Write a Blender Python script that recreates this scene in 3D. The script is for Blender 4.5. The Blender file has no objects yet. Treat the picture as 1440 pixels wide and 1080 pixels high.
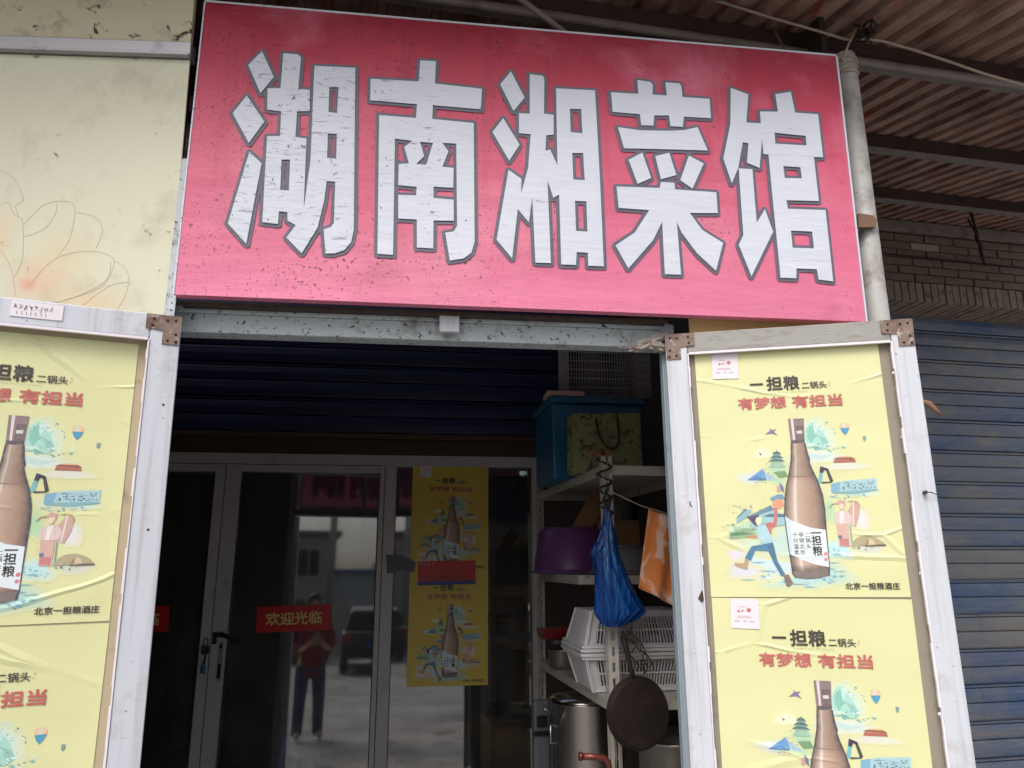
import bpy, bmesh, math, random
import numpy as np
from math import sin, cos, pi, radians
from mathutils import Vector, Matrix
from mathutils.geometry import tessellate_polygon

random.seed(7)
scene = bpy.context.scene
COL = scene.collection

# ------------------------------------------------------------------ camera, sky, sun, exposure
PITCH, YAW, ROLL, CAM_H = radians(13.78), radians(7.15), radians(-0.17), 1.85
fw = Vector((sin(YAW) * cos(PITCH), cos(YAW) * cos(PITCH), sin(PITCH)))
rt = Vector((cos(YAW), -sin(YAW), 0))
up = rt.cross(fw)
rt2 = rt * cos(ROLL) + up * sin(ROLL)
up2 = up * cos(ROLL) - rt * sin(ROLL)
cam_data = bpy.data.cameras.new("camera")
cam_data.sensor_width = 36.0
cam_data.lens = 1030.0 / 1440.0 * 36.0
cam_data.clip_start = 0.05
cam_data.clip_end = 2000.0
cam = bpy.data.objects.new("camera", cam_data)
COL.objects.link(cam)
cam.matrix_world = Matrix(((rt2.x, up2.x, -fw.x, 0), (rt2.y, up2.y, -fw.y, 0), (rt2.z, up2.z, -fw.z, CAM_H), (0, 0, 0, 1)))
scene.camera = cam

SUN_EL, SUN_AZ = radians(52), radians(205)      # azimuth of the sun clockwise from +Y (behind the viewer, a little left)
world = bpy.data.worlds.new("World")
scene.world = world
world.use_nodes = True
wn = world.node_tree
wn.nodes.clear()
w_out = wn.nodes.new("ShaderNodeOutputWorld")
w_bg = wn.nodes.new("ShaderNodeBackground")
w_sky = wn.nodes.new("ShaderNodeTexSky")
w_sky.sky_type = 'NISHITA'
w_sky.sun_disc = False
w_sky.sun_elevation = SUN_EL
w_sky.sun_rotation = SUN_AZ
w_sky.air_density = 1.0
w_sky.dust_density = 6.0
w_sky.ozone_density = 1.0
w_hs = wn.nodes.new("ShaderNodeHueSaturation")   # cloud cover takes most of the blue out of the sky
w_hs.inputs['Saturation'].default_value = 0.68
w_bg.inputs['Strength'].default_value = 0.15
wn.links.new(w_sky.outputs[0], w_hs.inputs['Color'])
wn.links.new(w_hs.outputs[0], w_bg.inputs['Color'])
wn.links.new(w_bg.outputs[0], w_out.inputs['Surface'])

sun_data = bpy.data.lights.new("sun", 'SUN')
sun_data.energy = 1.2
sun_data.angle = radians(25)
sun_data.color = (1.0, 0.97, 0.93)
sun = bpy.data.objects.new("sun", sun_data)
COL.objects.link(sun)
sun_dir = Vector((sin(SUN_AZ) * cos(SUN_EL), cos(SUN_AZ) * cos(SUN_EL), sin(SUN_EL)))
sun.rotation_euler = sun_dir.to_track_quat('Z', 'Y').to_euler()
sun.location = (0, -3, 12)

scene.view_settings.view_transform = 'Standard'
scene.view_settings.look = 'None'
scene.view_settings.gamma = 1.0
scene.view_settings.use_curve_mapping = False
scene.view_settings.exposure = 0.32
scene.render.engine = 'CYCLES'
scene.cycles.max_bounces = 10
scene.cycles.transparent_max_bounces = 16
scene.cycles.use_denoising = True

# ------------------------------------------------------------------ helpers
def lin(c):
    return tuple(((v / 255) / 12.92 if v / 255 <= 0.04045 else ((v / 255 + 0.055) / 1.055) ** 2.4) for v in c)

class MB:
    """collects shapes; build() links them as ONE mesh object"""
    def __init__(self):
        self.v, self.f, self.m, self.s = [], [], [], []
    def add(self, verts, faces, m=0, smooth=False):
        o = len(self.v)
        self.v += [tuple(p) for p in verts]
        for f in faces:
            self.f.append([i + o for i in f]); self.m.append(m); self.s.append(smooth)
        return self
    def box(self, x0, x1, y0, y1, z0, z1, m=0):
        x0, x1 = min(x0, x1), max(x0, x1); y0, y1 = min(y0, y1), max(y0, y1); z0, z1 = min(z0, z1), max(z0, z1)
        vs = [(x0, y0, z0), (x1, y0, z0), (x1, y1, z0), (x0, y1, z0), (x0, y0, z1), (x1, y0, z1), (x1, y1, z1), (x0, y1, z1)]
        return self.add(vs, [(0, 3, 2, 1), (4, 5, 6, 7), (0, 1, 5, 4), (1, 2, 6, 5), (2, 3, 7, 6), (3, 0, 4, 7)], m)
    def bar(self, p0, p1, w, h, m=0, upv=(0, 0, 1)):
        p0, p1 = Vector(p0), Vector(p1); d = (p1 - p0).normalized(); u = Vector(upv)
        s = d.cross(u)
        if s.length < 1e-4: s = d.cross(Vector((1, 0, 0)))
        s.normalize(); t = s.cross(d)
        vs = []
        for p in (p0, p1):
            for a, b in ((-1, -1), (1, -1), (1, 1), (-1, 1)):
                vs.append(p + s * (a * w / 2) + t * (b * h / 2))
        return self.add(vs, [(0, 3, 2, 1), (4, 5, 6, 7), (0, 1, 5, 4), (1, 2, 6, 5), (2, 3, 7, 6), (3, 0, 4, 7)], m)
    def tube(self, pts, r, n=8, m=0, caps=True, smooth=True):
        pts = [Vector(p) for p in pts]
        rs = r if isinstance(r, (list, tuple)) else [r] * len(pts)
        vs, fs = [], []
        prev = None
        for i, p in enumerate(pts):
            d = (pts[min(i + 1, len(pts) - 1)] - pts[max(i - 1, 0)]).normalized()
            if prev is None:
                a = d.cross(Vector((0, 0, 1)))
                if a.length < 1e-3: a = d.cross(Vector((1, 0, 0)))
            else:
                a = prev - d * prev.dot(d)
            a.normalize(); prev = a; b = d.cross(a)
            for k in range(n):
                t = 2 * pi * k / n
                vs.append(p + (a * cos(t) + b * sin(t)) * rs[i])
        for i in range(len(pts) - 1):
            for k in range(n):
                fs.append((i * n + k, i * n + (k + 1) % n, (i + 1) * n + (k + 1) % n, (i + 1) * n + k))
        self.add(vs, fs, m, smooth)
        if caps:
            o = len(self.v) - len(vs)
            self.f.append([o + k for k in range(n)][::-1]); self.m.append(m); self.s.append(False)
            self.f.append([o + (len(pts) - 1) * n + k for k in range(n)]); self.m.append(m); self.s.append(False)
        return self
    def lathe(self, prof, n=28, c=(0, 0, 0), m=0, smooth=True, axis='z'):
        vs, fs = [], []
        for r, z in prof:
            for k in range(n):
                t = 2 * pi * k / n
                if axis == 'z': vs.append((c[0] + r * cos(t), c[1] + r * sin(t), c[2] + z))
                else: vs.append((c[0] + r * cos(t), c[1] - z, c[2] + r * sin(t)))
        for i in range(len(prof) - 1):
            for k in range(n):
                fs.append((i * n + k, i * n + (k + 1) % n, (i + 1) * n + (k + 1) % n, (i + 1) * n + k))
        return self.add(vs, fs, m, smooth)
    def plate(self, outer, holes=(), y=0.0, thick=0.0, m=0):
        """flat shape in the local x-z plane facing -y (thick > 0 gives it a back and sides)"""
        loops = [list(outer)] + [list(h) for h in holes]
        pts = [p for l in loops for p in l]
        tris = tessellate_polygon([[Vector((p[0], p[1], 0)) for p in l] for l in loops])
        fs = []
        for t in tris:
            a, b, c = [Vector(pts[i]) for i in t]
            cr = (b - a).x * (c - a).y - (b - a).y * (c - a).x
            fs.append(tuple(t) if cr > 0 else tuple(t)[::-1])
        self.add([(p[0], y, p[1]) for p in pts], fs, m)
        if thick > 0:
            self.add([(p[0], y + thick, p[1]) for p in pts], [f[::-1] for f in fs], m)
            for l in loops:
                k = len(l)
                self.add([(p[0], y, p[1]) for p in l] + [(p[0], y + thick, p[1]) for p in l],
                         [(i, i + k, (i + 1) % k + k, (i + 1) % k) for i in range(k)], m)
        return self
    def mesh(self, name, mats):
        me = bpy.data.meshes.new(name)
        me.from_pydata(self.v, [], self.f)
        for mt in (mats if isinstance(mats, (list, tuple)) else [mats]): me.materials.append(mt)
        me.polygons.foreach_set('material_index', self.m)
        me.polygons.foreach_set('use_smooth', self.s)
        me.update()
        return me
    def build(self, name, mats, parent=None, bevel=0.0, loc=None, rot=None):
        return link(name, self.mesh(name, mats), parent, bevel, loc, rot)

def link(name, me, parent=None, bevel=0.0, loc=None, rot=None):
    o = bpy.data.objects.new(name, me)
    COL.objects.link(o)
    if parent is not None: o.parent = parent
    if loc is not None: o.location = loc
    if rot is not None: o.rotation_euler = rot
    if bevel > 0:
        b = o.modifiers.new("bevel", 'BEVEL'); b.width = bevel; b.segments = 2; b.limit_method = 'ANGLE'; b.angle_limit = radians(40)
    return o

def tag(o, label=None, cat=None, group=None, kind=None):
    if label: o['label'] = label
    if cat: o['category'] = cat
    if group: o['group'] = group
    if kind: o['kind'] = kind
    return o

def thing(name, label, cat, loc=(0, 0, 0), rot=(0, 0, 0), group=None):
    o = bpy.data.objects.new(name, None)
    o.empty_display_size = 0.1
    COL.objects.link(o)
    o.location = loc; o.rotation_euler = rot
    return tag(o, label, cat, group)

def offset_loop(loop, d):
    """grow a closed 2-D loop outwards by d (mitred, blunted at sharp corners)"""
    n = len(loop)
    area = sum(loop[i][0] * loop[(i + 1) % n][1] - loop[(i + 1) % n][0] * loop[i][1] for i in range(n))
    sgn = 1 if area > 0 else -1
    out = []
    for i in range(n):
        a, b, c = Vector(loop[i - 1]), Vector(loop[i]), Vector(loop[(i + 1) % n])
        d1, d2 = (b - a).normalized(), (c - b).normalized()
        n1 = Vector((d1.y, -d1.x)) * sgn; n2 = Vector((d2.y, -d2.x)) * sgn
        turn = (d1.x * d2.y - d1.y * d2.x) * sgn
        k = 1 + n1.dot(n2)
        if turn > 0.3 and d > 0:        # convex corner: blunt it a little
            mid = (n1 + n2).normalized()
            p1 = b + n1 * d + d1 * d * 0.45; p2 = b + n2 * d - d2 * d * 0.45
            out += [tuple(p1), tuple(p2)]
        elif k < 0.25:
            out.append(tuple(b + (n1 + n2).normalized() * d * 1.6 if (n1 + n2).length > 1e-3 else b + n1 * d))
        else:
            out.append(tuple(b + (n1 + n2) * (d / k)))
    return out

def text_shape(body, x, z, w, h, bold=0.0):
    """lettering as flat triangles fitted into the box x..x+w, z..z+h; returns verts, faces"""
    cu = bpy.data.curves.new("lettering", 'FONT')
    cu.body = body; cu.size = 1.0; cu.resolution_u = 2; cu.offset = bold
    ob = bpy.data.objects.new("lettering", cu)
    COL.objects.link(ob)
    bpy.context.view_layer.update()
    me = ob.to_mesh()
    vs = [(v.co.x, v.co.y) for v in me.vertices]; fs = [tuple(p.vertices) for p in me.polygons]
    ob.to_mesh_clear(); bpy.data.objects.remove(ob); bpy.data.curves.remove(cu)
    x0, x1 = min(v[0] for v in vs), max(v[0] for v in vs); z0, z1 = min(v[1] for v in vs), max(v[1] for v in vs)
    sx = w / max(x1 - x0, 1e-6); sz = h / max(z1 - z0, 1e-6)
    out = [(x + (a - x0) * sx, z + (b - z0) * sz) for a, b in vs]
    return out, fs

def stroke_area(loops, grow, step=0.004):
    """area within `grow` of the filled outlines, as one clean sheet of small cells (marching squares); loops = [(outer, holes)]"""
    allp = np.array([p for o, hs in loops for p in o])
    lo = allp.min(0) - grow - 2 * step; hi = allp.max(0) + grow + 2 * step
    nx, nz = int((hi[0] - lo[0]) / step) + 2, int((hi[1] - lo[1]) / step) + 2
    X, Z = np.meshgrid(lo[0] + np.arange(nx) * step, lo[1] + np.arange(nz) * step)
    D = np.full(X.shape, 1e9); inside = np.zeros(X.shape, bool)
    for o, hs in loops:
        par = np.zeros(X.shape, bool)
        for l in [o] + list(hs):
            for (ax, az), (bx, bz) in zip(l, l[1:] + l[:1]):
                dx, dz = bx - ax, bz - az
                t = np.clip(((X - ax) * dx + (Z - az) * dz) / (dx * dx + dz * dz + 1e-12), 0, 1)
                D = np.minimum(D, np.hypot(X - ax - t * dx, Z - az - t * dz))
                if az != bz:
                    par ^= ((az > Z) != (bz > Z)) & (X < dx * (Z - az) / (bz - az) + ax)
        inside |= par
    F = np.where(inside, -D, D) - grow
    vs, fs, idx = [], [], {}
    def vid(key, pos):
        if key not in idx: idx[key] = len(vs); vs.append(pos)
        return idx[key]
    for j in range(nz - 1):
        for i in range(nx - 1):
            c = [(i, j), (i + 1, j), (i + 1, j + 1), (i, j + 1)]
            f = [F[b, a] for a, b in c]
            if min(f) > 0: continue
            loop = []
            for k in range(4):
                (a, b), (a2, b2) = c[k], c[(k + 1) % 4]
                f0, f1 = f[k], f[(k + 1) % 4]
                if f0 <= 0: loop.append(vid((a, b), (float(X[b, a]), float(Z[b, a]))))
                if (f0 <= 0) != (f1 <= 0):
                    t = f0 / (f0 - f1)
                    key = tuple(sorted(((a, b), (a2, b2))))
                    loop.append(vid(key, (float(X[b, a] + (X[b2, a2] - X[b, a]) * t), float(Z[b, a] + (Z[b2, a2] - Z[b, a]) * t))))
            if len(loop) > 2: fs.append(tuple(loop))
    return vs, fs

# ------------------------------------------------------------------ materials
def new_mat(name):
    m = bpy.data.materials.new(name); m.use_nodes = True
    nt = m.node_tree
    return m, nt, nt.nodes['Principled BSDF']

def nd(nt, kind, **kw):
    n = nt.nodes.new(kind)
    for k, v in kw.items():
        if k in ('operation', 'blend_type', 'data_type', 'wave_type', 'feature', 'attribute_name', 'bands_direction'): setattr(n, k, v)
        else: n.inputs[k].default_value = v
    return n

def coords(nt, scale=(1, 1, 1), random_shift=True):
    tc = nt.nodes.new('ShaderNodeTexCoord')
    mp = nt.nodes.new('ShaderNodeMapping')
    mp.inputs['Scale'].default_value = scale
    nt.links.new(tc.outputs['Object'], mp.inputs['Vector'])
    if random_shift:
        oi = nt.nodes.new('ShaderNodeObjectInfo')
        mul = nd(nt, 'ShaderNodeMath', operation='MULTIPLY'); mul.inputs[1].default_value = 37.0
        nt.links.new(oi.outputs['Random'], mul.inputs[0])
        cb = nt.nodes.new('ShaderNodeCombineXYZ')
        for i in range(3): nt.links.new(mul.outputs[0], cb.inputs[i])
        nt.links.new(cb.outputs[0], mp.inputs['Location'])
    return mp.outputs['Vector']

def ramp(nt, fac, stops):
    r = nt.nodes.new('ShaderNodeValToRGB')
    el = r.color_ramp.elements
    while len(el) < len(stops): el.new(0.5)
    for e, (p, c) in zip(el, stops):
        e.position = p; e.color = (c[0], c[1], c[2], 1) if len(c) == 3 else c
    nt.links.new(fac, r.inputs['Fac'])
    return r.outputs['Color']

def mix(nt, fac, a, b, mode='MIX'):
    n = nt.nodes.new('ShaderNodeMix'); n.data_type = 'RGBA'; n.blend_type = mode
    for s, val in (('Factor', fac), ('A', a), ('B', b)):
        sock = [i for i in n.inputs if i.name == s and (i.type == 'RGBA' if s != 'Factor' else i.type == 'VALUE')][0]
        if isinstance(val, (int, float)): sock.default_value = val
        elif isinstance(val, tuple): sock.default_value = (val[0], val[1], val[2], 1)
        else: nt.links.new(val, sock)
    return [o for o in n.outputs if o.type == 'RGBA'][0]

def noise(nt, vec, scale, detail=5, rough=0.6, dist=0.0):
    n = nt.nodes.new('ShaderNodeTexNoise')
    n.inputs['Scale'].default_value = scale; n.inputs['Detail'].default_value = detail
    n.inputs['Roughness'].default_value = rough; n.inputs['Distortion'].default_value = dist
    nt.links.new(vec, n.inputs['Vector'])
    return n.outputs['Fac']

def thresh(nt, fac, lo, hi):
    n = nt.nodes.new('ShaderNodeMapRange')
    n.inputs['From Min'].default_value = lo; n.inputs['From Max'].default_value = hi
    n.clamp = True
    nt.links.new(fac, n.inputs['Value'])
    return n.outputs['Result']

def mul(nt, a, b):
    n = nd(nt, 'ShaderNodeMath', operation='MULTIPLY')
    for i, v in enumerate((a, b)):
        if isinstance(v, (int, float)): n.inputs[i].default_value = v
        else: nt.links.new(v, n.inputs[i])
    return n.outputs[0]

def bump(nt, bsdf, height, strength=0.3, dist=0.01):
    b = nt.nodes.new('ShaderNodeBump')
    b.inputs['Strength'].default_value = strength; b.inputs['Distance'].default_value = dist
    nt.links.new(height, b.inputs['Height'])
    nt.links.new(b.outputs['Normal'], bsdf.inputs['Normal'])

def pbr(name, col, rough=0.6, metal=0.0, var=0.12, vscale=4.0, stretch=(1, 1, 1), dirt=None, spots=None, bmp=None, spec=0.5, extra=None):
    """col: sRGB 0-255. dirt=(colour, low, high, scale) large stains; spots=(colour, low, high, scale) small ones; bmp=(scale, strength, distance)"""
    m, nt, b = new_mat(name)
    v = coords(nt, stretch)
    base = lin(col)
    n1 = noise(nt, v, vscale, 6, 0.65)
    c = mix(nt, n1, tuple(x * (1 - var) for x in base), tuple(min(1, x * (1 + var)) for x in base))
    if dirt: c = mix(nt, thresh(nt, noise(nt, v, dirt[3], 8, 0.7), dirt[1], dirt[2]), c, lin(dirt[0]))
    if spots: c = mix(nt, thresh(nt, noise(nt, v, spots[3], 4, 0.6, 0.4), spots[1], spots[2]), c, lin(spots[0]))
    if extra: c = extra(nt, v, c)
    nt.links.new(c, b.inputs['Base Color'])
    rr = nt.nodes.new('ShaderNodeMapRange')
    rr.inputs['To Min'].default_value = max(0.02, rough - 0.1); rr.inputs['To Max'].default_value = min(1, rough + 0.1)
    nt.links.new(n1, rr.inputs['Value']); nt.links.new(rr.outputs['Result'], b.inputs['Roughness'])
    b.inputs['Metallic'].default_value = metal
    b.inputs['Specular IOR Level'].default_value = spec
    if bmp: bump(nt, b, noise(nt, v, bmp[0], 5, 0.6), bmp[1], bmp[2])
    return m

M = {}
RUST, GRIME = (96, 58, 40), (58, 52, 46)
def streaks(nt, v, c):
    """grey run marks down the paint, scuffs and a few chipped scratches"""
    mp = nt.nodes.new('ShaderNodeMapping'); mp.inputs['Scale'].default_value = (46, 46, 1.6); nt.links.new(v, mp.inputs['Vector'])
    c = mix(nt, mul(nt, thresh(nt, noise(nt, mp.outputs[0], 1.0, 5, 0.6), 0.50, 0.78), 0.55), c, lin((138, 136, 136)))
    mp2 = nt.nodes.new('ShaderNodeMapping'); mp2.inputs['Scale'].default_value = (16, 16, 60); mp2.inputs['Rotation'].default_value = (0.3, 0.5, 0); nt.links.new(v, mp2.inputs['Vector'])
    c = mix(nt, mul(nt, thresh(nt, noise(nt, mp2.outputs[0], 1.4, 6, 0.75, 1.0), 0.66, 0.70), 0.7), c, lin((104, 92, 84)))
    return c
M['white_paint'] = pbr('aged white paint', (196, 201, 211), 0.42, var=0.07, vscale=6, dirt=((158, 154, 148), 0.56, 0.80, 6), spots=(RUST, 0.69, 0.73, 45), bmp=(60, 0.15, 0.003), extra=streaks)
M['dirty_white'] = pbr('grimy white steel', (176, 188, 194), 0.5, var=0.12, vscale=9, dirt=((96, 88, 80), 0.52, 0.70, 9), spots=((40, 34, 30), 0.61, 0.65, 75), bmp=(70, 0.2, 0.003))
M['grey_steel'] = pbr('blue grey steel', (140, 154, 164), 0.5, var=0.1, vscale=8, dirt=((110, 100, 92), 0.58, 0.8, 5), spots=(RUST, 0.7, 0.74, 30))
M['pole_paint'] = pbr('white pole paint', (176, 176, 174), 0.5, var=0.1, vscale=10, dirt=((112, 106, 100), 0.48, 0.70, 7), spots=((50, 42, 38), 0.68, 0.71, 50), bmp=(50, 0.15, 0.003))
M['rail_wood'] = pbr('weathered grey rail', (150, 150, 146), 0.7, var=0.14, vscale=14, stretch=(1, 1, 5), dirt=((112, 104, 96), 0.5, 0.75, 20), spots=((70, 60, 52), 0.66, 0.72, 60), bmp=(80, 0.25, 0.003))
M['rust_plate'] = pbr('rusty corner plate', (132, 114, 106), 0.75, metal=0.2, var=0.25, vscale=20, dirt=((100, 72, 60), 0.46, 0.64, 25), spots=((176, 170, 164), 0.60, 0.68, 30), bmp=(90, 0.4, 0.003))
M['rust_dark'] = pbr('dark rusty steel', (70, 60, 55), 0.8, metal=0.2, var=0.25, vscale=25, dirt=((58, 40, 34), 0.5, 0.65, 30), bmp=(90, 0.3, 0.003))
M['screw'] = pbr('dark screw', (48, 40, 38), 0.5, metal=0.6)
M['board_grey'] = pbr('bare backing board', (142, 134, 122), 0.85, var=0.12, vscale=15, dirt=((96, 86, 76), 0.55, 0.8, 12))
M['board_beige'] = pbr('beige backing board', (178, 164, 138), 0.85, var=0.08, vscale=15, dirt=((120, 104, 88), 0.58, 0.8, 12))
def petal_blush(nt, v, c):
    """faint peach and red printed inside the petals"""
    tc = nt.nodes.new('ShaderNodeTexCoord')
    for (x, z, rx, rz, col, s) in ((-0.36, 0.10, 0.10, 0.08, (222, 182, 156), 0.8), (-0.49, 0.22, 0.07, 0.12, (220, 196, 160), 0.8), (-0.30, 0.16, 0.12, 0.11, (218, 200, 166), 0.7), (-0.22, 0.04, 0.13, 0.06, (224, 198, 162), 0.8), (-0.385, 0.088, 0.030, 0.026, (218, 150, 132), 0.8)):
        mp = nt.nodes.new('ShaderNodeMapping'); mp.inputs['Location'].default_value = (-x / rx, 0, -z / rz); mp.inputs['Scale'].default_value = (1 / rx, 0, 1 / rz)
        nt.links.new(tc.outputs['Object'], mp.inputs['Vector'])
        ln_ = nt.nodes.new('ShaderNodeVectorMath'); ln_.operation = 'LENGTH'; nt.links.new(mp.outputs[0], ln_.inputs[0])
        c = mix(nt, mul(nt, thresh(nt, ln_.outputs['Value'], 1.0, 0.0), s), c, lin(col))
    return c
M['cream_panel'] = pbr('cream plastic panel', (211, 211, 188), 0.55, var=0.06, vscale=3, dirt=((174, 168, 146), 0.52, 0.82, 5), spots=((104, 96, 82), 0.68, 0.74, 22), bmp=(5, 0.1, 0.01), extra=petal_blush)
M['cream_old'] = pbr('mouldy cream panel', (200, 196, 170), 0.6, var=0.08, vscale=5, dirt=((120, 112, 92), 0.52, 0.7, 6), spots=((44, 38, 32), 0.62, 0.67, 22))
M['aluminium'] = pbr('dull aluminium', (168, 168, 174), 0.4, metal=0.6, var=0.08, vscale=10, dirt=((96, 90, 90), 0.55, 0.75, 9))
M['alu_dark'] = pbr('storefront aluminium', (196, 194, 198), 0.4, metal=0.0, var=0.06, vscale=6, dirt=((96, 92, 90), 0.6, 0.85, 8))
M['plywood'] = pbr('pale plywood', (226, 190, 134), 0.7, var=0.1, vscale=9, stretch=(1, 1, 6), dirt=((150, 112, 72), 0.6, 0.8, 10))
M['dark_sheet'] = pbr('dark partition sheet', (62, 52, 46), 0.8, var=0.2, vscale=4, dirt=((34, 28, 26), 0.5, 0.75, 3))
M['sheet_rust'] = pbr('brown corrugated sheet', (164, 134, 120), 0.7, var=0.25, vscale=6, stretch=(1, 0.35, 1), dirt=((112, 84, 74), 0.45, 0.62, 5), spots=((164, 84, 66), 0.60, 0.68, 9), bmp=(40, 0.2, 0.004))
M['purlin'] = pbr('brown purlin steel', (64, 48, 44), 0.7, var=0.2, vscale=8, dirt=((34, 26, 24), 0.5, 0.7, 6))
M['purlin_edge'] = pbr('pale purlin flange', (122, 114, 110), 0.6, var=0.15, vscale=12, dirt=((70, 60, 56), 0.5, 0.75, 8))
M['brick'] = pbr('dusty brown brick', (116, 100, 92), 0.9, var=0.22, vscale=9, dirt=((84, 66, 58), 0.5, 0.75, 14), bmp=(70, 0.5, 0.004))
M['brick_pale'] = pbr('pale patched brick', (156, 142, 130), 0.9, var=0.1, vscale=12, bmp=(70, 0.4, 0.004))
M['brick_lintel'] = pbr('grey brown lintel brick', (140, 124, 114), 0.9, var=0.2, vscale=9, dirt=((78, 64, 58), 0.5, 0.75, 14), bmp=(70, 0.5, 0.004))
M['mortar'] = pbr('dark mortar', (78, 66, 60), 0.95, var=0.15, vscale=20, bmp=(90, 0.4, 0.004))
def slat_wear(nt, v, c):
    """each slat has faded and gathered dust differently"""
    oi = nt.nodes.new('ShaderNodeObjectInfo')
    c = mix(nt, mul(nt, oi.outputs['Random'], 0.28), c, lin((120, 122, 126)))
    mp = nt.nodes.new('ShaderNodeMapping'); mp.inputs['Scale'].default_value = (3, 3, 34); nt.links.new(v, mp.inputs['Vector'])
    c = mix(nt, mul(nt, thresh(nt, noise(nt, mp.outputs[0], 1.0, 6, 0.7), 0.52, 0.74), 0.55), c, lin((156, 150, 142)))
    mp2 = nt.nodes.new('ShaderNodeMapping'); mp2.inputs['Scale'].default_value = (30, 3, 1.2); nt.links.new(v, mp2.inputs['Vector'])
    return mix(nt, mul(nt, thresh(nt, noise(nt, mp2.outputs[0], 1.0, 5, 0.7), 0.60, 0.78), 0.4), c, lin((70, 72, 78)))
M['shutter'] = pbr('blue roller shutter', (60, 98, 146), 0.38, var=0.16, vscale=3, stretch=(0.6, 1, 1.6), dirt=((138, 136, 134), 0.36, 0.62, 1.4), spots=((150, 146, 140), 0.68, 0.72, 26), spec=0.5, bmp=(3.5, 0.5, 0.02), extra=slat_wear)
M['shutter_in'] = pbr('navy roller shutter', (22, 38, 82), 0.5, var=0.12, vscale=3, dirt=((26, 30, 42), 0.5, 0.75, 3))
M['brown_metal'] = pbr('brown header', (78, 58, 44), 0.6, var=0.15, vscale=6)
M['black'] = pbr('black plastic', (22, 22, 24), 0.45)
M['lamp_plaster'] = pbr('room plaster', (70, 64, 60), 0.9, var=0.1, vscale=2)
M['asphalt'] = pbr('worn concrete road', (158, 155, 150), 0.9, var=0.12, vscale=0.8, dirt=((112, 109, 104), 0.44, 0.62, 0.7), spots=((84, 80, 76), 0.58, 0.68, 2.4), bmp=(8, 0.4, 0.01))
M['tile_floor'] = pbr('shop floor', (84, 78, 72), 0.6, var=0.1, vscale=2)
M['cable'] = pbr('pale cable', (168, 152, 138), 0.6)
M['dark_cable'] = pbr('dark cable', (34, 28, 26), 0.7)
M['twig'] = pbr('dry rag', (120, 92, 74), 0.9, var=0.3, vscale=20)
M['rag'] = pbr('dirty white rag', (156, 148, 142), 0.9, var=0.2, vscale=20, dirt=((90, 72, 62), 0.5, 0.7, 18), bmp=(40, 0.6, 0.01))
M['rack_paint'] = pbr('ivory rack paint', (176, 172, 164), 0.5, var=0.1, vscale=12, dirt=((98, 88, 78), 0.55, 0.75, 10))
M['steel'] = pbr('polished steel', (188, 186, 184), 0.22, metal=1.0, var=0.05, vscale=3)
M['alu_pot'] = pbr('scuffed aluminium pot', (172, 170, 168), 0.38, metal=0.9, var=0.1, vscale=6)
M['iron_pan'] = pbr('blackened iron pan', (46, 38, 36), 0.6, metal=0.5, var=0.3, vscale=14, dirt=((70, 48, 40), 0.55, 0.75, 12), bmp=(60, 0.3, 0.003))
M['basket'] = pbr('white plastic basket', (206, 206, 210), 0.4, var=0.05, vscale=5)
M['purple'] = pbr('purple plastic basin', (104, 62, 116), 0.35, var=0.08, vscale=4)
M['grey_plastic'] = pbr('grey plastic basin', (104, 102, 106), 0.4, var=0.08, vscale=4)
M['blue_box'] = pbr('cyan blue plastic box', (18, 92, 128), 0.4, var=0.1, vscale=4)
M['foam'] = pbr('pinkish foam strip', (196, 164, 150), 0.8, var=0.1, vscale=14)
M['wire_white'] = pbr('pale coated wire', (190, 186, 182), 0.4)
M['cardboard'] = pbr('brown cardboard', (128, 98, 70), 0.9, var=0.1, vscale=7)
M['copper'] = pbr('red brown pipe', (112, 58, 52), 0.35, metal=0.5, var=0.12, vscale=12)
M['case_grey'] = pbr('grey moulded case', (96, 98, 106), 0.5, var=0.1, vscale=6)
M['red_plastic'] = pbr('red plastic', (120, 24, 28), 0.4, var=0.08)
M['wood_table'] = pbr('brown table wood', (112, 72, 46), 0.5, var=0.2, vscale=5, stretch=(1, 6, 1))
M['stool_blue'] = pbr('blue plastic stool', (22, 84, 170), 0.35, var=0.06)
M['key_teal'] = pbr('teal key tag', (40, 120, 132), 0.4)
M['paper_white'] = pbr('white sticker paper', (224, 218, 226), 0.6, var=0.03)
M['ink_red'] = pbr('red ink', (172, 52, 60), 0.6, var=0.05)
M['ink_black'] = pbr('black ink', (38, 34, 32), 0.6, var=0.1)
M['sticker_red'] = pbr('red sticker', (196, 34, 36), 0.4, var=0.05)
M['sticker_gold'] = pbr('gold print', (220, 196, 96), 0.4, var=0.05)
M['sticker_blue'] = pbr('blue print band', (30, 62, 150), 0.4, var=0.05)
M['flower_line'] = pbr('grey printed line', (186, 182, 158), 0.6, var=0.1)

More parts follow.
